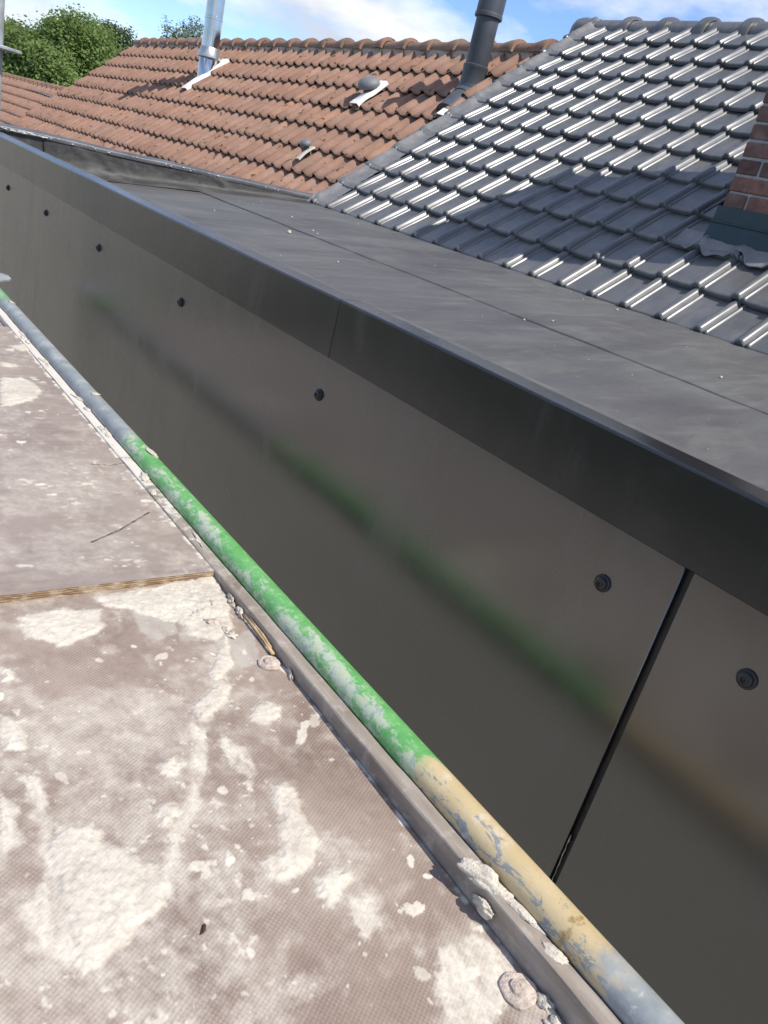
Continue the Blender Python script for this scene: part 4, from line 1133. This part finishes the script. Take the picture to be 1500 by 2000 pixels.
rail(-1, [(-0.255, -0.806), (-0.255, -0.752), (-0.250, -0.7485), (-0.225, -0.7485), (-0.2205, -0.752), (-0.2205, -0.806)], 'frame_rail')

# rivets: washer and domed head under a crust of mortar
def rivet(x, y, r, seed):
    b = MB(); n = 28; q = random.Random(seed)
    prof = [(r, 0.0), (r*1.0, 0.0028), (r*0.93, 0.0042), (r*0.60, 0.0040), (r*0.52, 0.0046), (r*0.47, 0.0078), (r*0.30, 0.0092), (0.0005, 0.0098)]
    for (rr, h) in prof:
        for i in range(n):
            a = 2*math.pi*i/n; k = 1 + 0.035*math.sin(3*a+seed) + 0.03*math.sin(7*a+2*seed)
            b.v.append((rr*k*math.cos(a), rr*k*math.sin(a), h + q.uniform(-1, 1)*0.0004))
    for k in range(len(prof)-1):
        for i in range(n): b.f.append((k*n+i, k*n+(i+1)%n, (k+1)*n+(i+1)%n, (k+1)*n+i))
    obj('rivet', autosmooth(b.mesh('rivet', M['rivet']), 40), deck, (x, y, float(deck_z(y)) + 0.0005))
rivet(0.630, 0.280, 0.0220, 2); rivet(0.632, 0.897, 0.0190, 5)

# lumps of mortar stuck on rail and deck
def lump_mesh(name, seed, sx_, sy_, sz_, rough, mat, ridges=0):
    bm = bmesh.new(); bmesh.ops.create_icosphere(bm, subdivisions=4, radius=1)
    for v in bm.verts:
        p = v.co.copy()
        k = 1 + rough * (fbm(np.array([p.x*2.2+seed]), np.array([p.y*2.2+p.z*1.7]), seed, 4)[0] - 0.5) * 2
        v.co = Vector((p.x * sx_ * k, p.y * sy_ * k, max(p.z, -0.25) * sz_ * k))
        if ridges and p.z > 0.1: v.co.z += sz_ * 0.28 * math.sin(p.x * ridges + p.y * 2)
    me = bpy.data.meshes.new(name); bm.to_mesh(me); bm.free(); me.materials.append(mat)
    me.polygons.foreach_set('use_smooth', [True]*len(me.polygons)); return me
obj('mortar_lump', lump_mesh('mortar_lump', 3, 0.014, 0.034, 0.0085, 0.55, M['mortar'], 11), deck, (0.6615, 0.395, -0.7490), (0, -0.10, 0.25))
obj('mortar_lump', lump_mesh('mortar_lump', 13, 0.007, 0.016, 0.016, 0.7, M['mortar']), deck, (0.6535, 0.372, -0.772), (0, -0.5, 0.1))
obj('mortar_lump', lump_mesh('mortar_lump', 7, 0.0065, 0.030, 0.0032, 0.6, M['mortar']), deck, (0.6730, 0.338, -0.7488), (0, 0, 0.12))
obj('mortar_lump', lump_mesh('mortar_lump', 8, 0.007, 0.016, 0.0030, 0.6, M['mortar']), deck, (0.6700, 0.278, -0.7488), (0, 0, 0.3))
for i, (x, y, a, b_, h) in enumerate([(0.650, 1.085, 0.006, 0.020, 0.008), (0.648, 1.045, 0.005, 0.016, 0.009), (0.606, 0.985, 0.008, 0.010, 0.004), (0.590, 1.03, 0.014, 0.010, 0.006), (0.575, 1.06, 0.016, 0.012, 0.006),
                                      (0.612, 1.075, 0.010, 0.016, 0.007), (0.652, 0.86, 0.004, 0.014, 0.008), (0.640, 0.225, 0.010, 0.018, 0.006), (0.648, 0.255, 0.007, 0.014, 0.008), (0.600, 1.005, 0.006, 0.012, 0.004)]):
    obj('mortar_lump', lump_mesh('mortar_lump', 20 + i, a, b_, h, 0.8, M['mortar'] if i % 3 else M['mortar_dirty']), deck, (x, y, float(deck_z(y)) + 0.0015), (0, 0, rng.uniform(-0.6, 0.6)))
for i in range(16):
    y = rng.uniform(1.25, 2.95)
    obj('mortar_lump', lump_mesh('mortar_lump', 60 + i, rng.uniform(0.004, 0.009), rng.uniform(0.01, 0.04), rng.uniform(0.002, 0.005), 0.8, M['mortar']), deck, (rng.uniform(0.660, 0.680), y, -0.7490), (0, 0, rng.uniform(-0.3, 0.3)))

# loose film-faced board lying on the far half of the deck
bd = empty('plywood_board', (0.22, 2.0, -0.768))
tag(bd, 'loose film-faced plywood board lying on the far half of the scaffold deck', 'board')
xs = nu(0.24, 0.6530, 0.0026, -0.20, 0.6530, 0.02); ys = nu(1.170, 2.40, 0.0030, 1.1690, 2.855, 0.008)
X, Y = np.meshgrid(xs, ys)
Yp = Y
q = random.Random(9); splats = []
for i in range(120):
    r = 0.0010 + 0.006 * q.random() ** 5.0
    splats.append((q.uniform(0.25, 0.65), 1.2 + 1.6 * q.random() ** 0.7, r * (1.0 + 0.5 * q.random()), q.choice([0.0, 0.15, -0.2]), 1 + 2.5 * q.random() ** 2, q.uniform(0.5, 1)))
for c in [(0.575, 2.02), (0.595, 2.30), (0.41, 1.60), (0.45, 1.56), (0.46, 1.50), (0.52, 1.57), (0.36, 1.62), (0.545, 1.325), (0.50, 1.25)]:
    for i in range(5): splats.append((c[0] + q.gauss(0, 0.018), c[1] + q.gauss(0, 0.018), q.uniform(0.0015, 0.006), 0.1, q.uniform(1, 3), q.uniform(0.5, 1)))
mort, film, grey, thick = paint_stains(X, Y, BOARD_STAINS, 8, splats, 0.6530)
mort = mort * 0.9
scr = np.zeros_like(X)
for P in BOARD_STAINS['scratch'][:2]:
    scr = np.maximum(scr, smooth(0.0026, 0.0010, line_d(X, Y, P) + (fbm(X*80, Y*80, 4)-0.5)*0.004))
Z = -0.752 + thick - scr * 0.0015 + (fbm(X * 3, Y * 3, 7) - 0.5) * 0.003
me = grid_mesh('top_face', xs, ys, Z, M['board'], dict(mortar=mort, film=film * 0.55, grey=grey, scratch=scr))
obj('top_face', me, bd)
V = []; F = []                                             # chipped laminated edges
loop = [(x, 1.1690) for x in np.linspace(-0.20, 0.6530, 90)] + [(0.6530, y) for y in np.linspace(1.1690, 2.855, 120)[1:]] + [(x, 2.855) for x in np.linspace(0.6530, -0.20, 60)[1:]] + [(-0.20, y) for y in np.linspace(2.855, 1.169, 60)[1:-1]]
lv = [0.0, 0.0025, 0.006, 0.0095, 0.0135, 0.0160]
for i, (x, y) in enumerate(loop):
    for j, d in enumerate(lv):
        w = (vnoise(np.array([i*0.9]), np.array([j*1.3]), 44)[0]-0.5) * 0.0018 if 0 < j else 0
        zt = -0.752 + (fbm(np.array([x*3]), np.array([y*3]), 7)[0]-0.5)*0.003 if j == 0 else -0.752
        V.append((x, y + w, zt - d))
k = len(lv); n = len(loop)
F = [(i*k+j, i*k+j+1, ((i+1) % n)*k+j+1, ((i+1) % n)*k+j) for i in range(n) for j in range(k-1)]
obj('laminated_edge', mesh('laminated_edge', V, F, M['ply'], False), bd)

# scaffold tube
PX, PZ, PR = 0.682, -0.7185, 0.02415
tb = MB().tube([(PX, y, PZ) for y in np.linspace(-1.2, 3.30, 60)], PR, 40)
pipe = obj('scaffold_tube', autosmooth(tb.mesh('scaffold_tube', M['pipe']), 50))
tag(pipe, 'scaffold tube with flaking green, beige and grey paint along the deck edge', 'scaffold tube')
# mortar ring and drips on the tube
for i, (y, a) in enumerate([(2.02, 0.7), (1.62, 1.0), (2.98, 0.9)]):
    o = obj('mortar_splash', lump_mesh('mortar_splash', 90 + i, 0.010, 0.012 if i != 1 else 0.03, 0.0016, 0.7, M['mortar']), pipe, (PX + PR * math.sin(a - 0.6), y, PZ + PR * math.cos(a - 0.6) - 0.0006), (0, a - 0.6, 0))

# upright with rosettes at the far end of the tube
st = empty('scaffold_standard', (0.678, 3.335, GZ))
tag(st, 'upright galvanised scaffold post with round rosettes at the left edge', 'scaffold post')
ux, uy = 0.678, 3.335
obj('tube', autosmooth(MB().tube([(ux, uy, GZ), (ux, uy, 1.6)], PR, 28).mesh('tube', M['galv'])), st)
def rosette(z):
    b = MB(); n = 48
    ro, ri = 0.084, PR + 0.001
    for (zz) in (0.0, 0.009):
        for i in range(n):
            a = 2*math.pi*i/n; r = ro - 0.006 * (0.5 + 0.5 * math.cos(8*a)) ** 4
            b.v.append((r*math.cos(a), r*math.sin(a), zz))
        for i in range(n):
            a = 2*math.pi*i/n; b.v.append((ri*math.cos(a), ri*math.sin(a), zz + (0.004 if zz else -0.004)))
    for i in range(n):
        j = (i+1) % n
        b.f += [(i, n+i, n+j, j), (2*n+i, 2*n+j, 3*n+j, 3*n+i), (i, j, 2*n+j, 2*n+i)]
    obj('rosette', bevel(b.mesh('rosette', M['galv']), 0.001, 1), st, (ux, uy, z))
for z in (0.095, -0.690, -1.475): rosette(z)
obj('base_plate', bevel(MB().box(ux-0.075, ux+0.075, uy-0.075, uy+0.075, GZ, GZ+0.008).mesh('base_plate', M['galv']), 0.001, 1), st)

# splinter of wood lying against the rail, and crumbs
b = MB()
b.tube([(0.6485, 1.030, float(deck_z(1.03))+0.008), (0.6478, 0.99, float(deck_z(0.99))+0.010), (0.6480, 0.95, float(deck_z(0.95))+0.009), (0.6470, 0.912, float(deck_z(0.912))+0.006)], [0.0016, 0.0026, 0.0026, 0.0034], 8)
b.tube([(0.6505, 1.010, float(deck_z(1.01))+0.012), (0.6500, 0.96, float(deck_z(0.96))+0.013), (0.6490, 0.925, float(deck_z(0.925))+0.010)], [0.0012, 0.0022, 0.0018], 8)
sp = obj('wood_splinter', b.mesh('wood_splinter', M['straw'], True))
tag(sp, 'thin tan wood splinter lying against the inner side of the frame rail', 'splinter')
cr_ = plain('dark_crumb', (0.05, 0.025, 0.018), 0.8, var=0.3, scale=200)
def crumb(x, y, l, label):
    o = obj('debris_chip', lump_mesh('debris_chip', int(x*1000), l, l*0.35, l*0.25, 0.9, cr_), None, (x, y, float(deck_z(y)) + 0.0015), (0, 0, rng.uniform(0, 3)))
    tag(o, label, 'chip')
crumb(0.340, 0.4986, 0.0065, 'dark brown chip lying alone on the mortar-stained deck')

K = 0.967                        # deck, board and what lies on them sit a touch higher than first laid out
for e in (deck, bd, sp, bpy.data.objects['debris_chip']):
    e.location = e.location * K; e.scale = (K, K, K)

# grit on the flat roof
tag(obj('roof_grit', (lambda b: b.mesh('roof_grit', M['mortar']))((lambda b: [b.lathe([(r, 0.0), (r*0.8, r*0.8), (r*0.2, r*1.0)], 6, (x, y, roof_z(x) + 0.002 + (0.006 if x > 2.0 else 0))) for (x, y, r) in
    [(rng.uniform(1.3, 2.7), rng.uniform(0.5, 4.4), 0.0010 + 0.004 * rng.random()**5) for _ in range(75)] + [(1.903, 3.258, 0.010), (1.905, 3.27, 0.006), (1.449, 0.748, 0.006), (1.44, 0.78, 0.003)]] and b)(MB()))),
    'scattered pale crumbs of mortar on the flat roof', 'grit', kind='stuff')

# ------------------------------------------------------------------ trees
def tree(name, label, group, x, y, ztop, rx, rz_, cz, leafmat, nclump, leaf, seed, mode='round'):
    t = empty(name, (x, y, GZ)); tag(t, label, 'tree', group)
    q = random.Random(seed); nq = np.random.default_rng(seed)
    pts = [(x, y, GZ)]; zz = GZ
    b = MB(); h = cz - GZ
    trunk = [(x + 0.15*math.sin(i*1.3), y + 0.12*math.cos(i*1.7), GZ + (h + rz_*0.5) * i / 8) for i in range(9)]
    b.tube(trunk, [max(0.03, 0.26*(1 - i/9.5)) * (rx/3)**0.5 for i in range(9)], 10)
    for i in range(16):
        k = q.randint(3, 7); p = Vector(trunk[k]); a = q.uniform(0, 6.28); l = rx * q.uniform(0.5, 0.9)
        e = p + Vector((math.cos(a)*l, math.sin(a)*l, l*q.uniform(0.3, 0.8))); mid = (p+e)/2 + Vector((0, 0, 0.2*l))
        b.tube([p, mid, e], [0.08*(rx/3)**0.5, 0.05*(rx/3)**0.5, 0.012], 6)
    obj('trunk', b.mesh('trunk', M['bark'], True), t)
    V = []; F = []
    for c in range(nclump):
        while True:
            d = Vector((q.gauss(0, 1), q.gauss(0, 1), q.gauss(0, 1))).normalized()
            rad = q.uniform(0.25, 1.0) ** 0.40
            lob = 0.84 + 0.20 * math.sin(3.1*d.x + seed) * math.cos(2.7*d.y + 1.3*seed) + 0.12 * math.sin(7*d.z + 5*d.x)
            if mode == 'spire': lob *= 1.0 - 0.35 * max(0, d.z)
            p = Vector((x + d.x*rx*rad*lob, y + d.y*rx*rad*lob, cz + d.z*rz_*rad*lob)); break
        cs = leaf * q.uniform(1.6, 3.2)
        nl = q.randint(22, 36)
        for i in range(nl):
            o = Vector((q.gauss(0, 1), q.gauss(0, 1), q.gauss(0, 0.65))) * cs * 0.5
            if mode == 'weep': o.z = -abs(o.z) * 3.4; o.x *= 0.55; o.y *= 0.55
            u = Vector((q.gauss(0, 1), q.gauss(0, 1), q.gauss(0, 0.6))).normalized()
            nrm = (Vector((d.x, d.y, d.z + 0.6)).normalized() + Vector((q.gauss(0, 0.6), q.gauss(0, 0.6), q.gauss(0, 0.6)))).normalized()
            w = nrm.cross(u)
            if w.length < 1e-3: continue
            w.normalize(); u = w.cross(nrm)
            l = leaf * q.uniform(0.55, 1.1); ww = l * (0.55 if mode != 'weep' else 0.4)
            bb = len(V); cpt = p + o
            V += [cpt - u*l*0.5, cpt + w*ww*0.5, cpt + u*l*0.5, cpt - w*ww*0.5]
            F.append((bb, bb+1, bb+2, bb+3))
    obj('crown', mesh('crown', V, F, leafmat, False), t)
    return t
GT = 'trees behind the red roofs'
tree('leafy_tree', 'big round leafy green tree behind the far red roof', GT, 7.95, 30.5, 3.0, 2.35, 2.55, -0.05, M['leaf'], 4600, 0.14, 3)
tree('alder_tree', 'darker narrow tree rising just behind the big round tree', GT, 12.1, 38.5, 3.0, 1.7, 3.9, 0.9, M['leaf_dark'], 1300, 0.15, 8, 'spire')
tree('birch_tree', 'pale drooping birch top above the red ridge by the steel flue', GT, 17.7, 44.0, 5.0, 1.7, 3.0, 2.7, M['leaf_birch'], 650, 0.17, 5, 'weep')
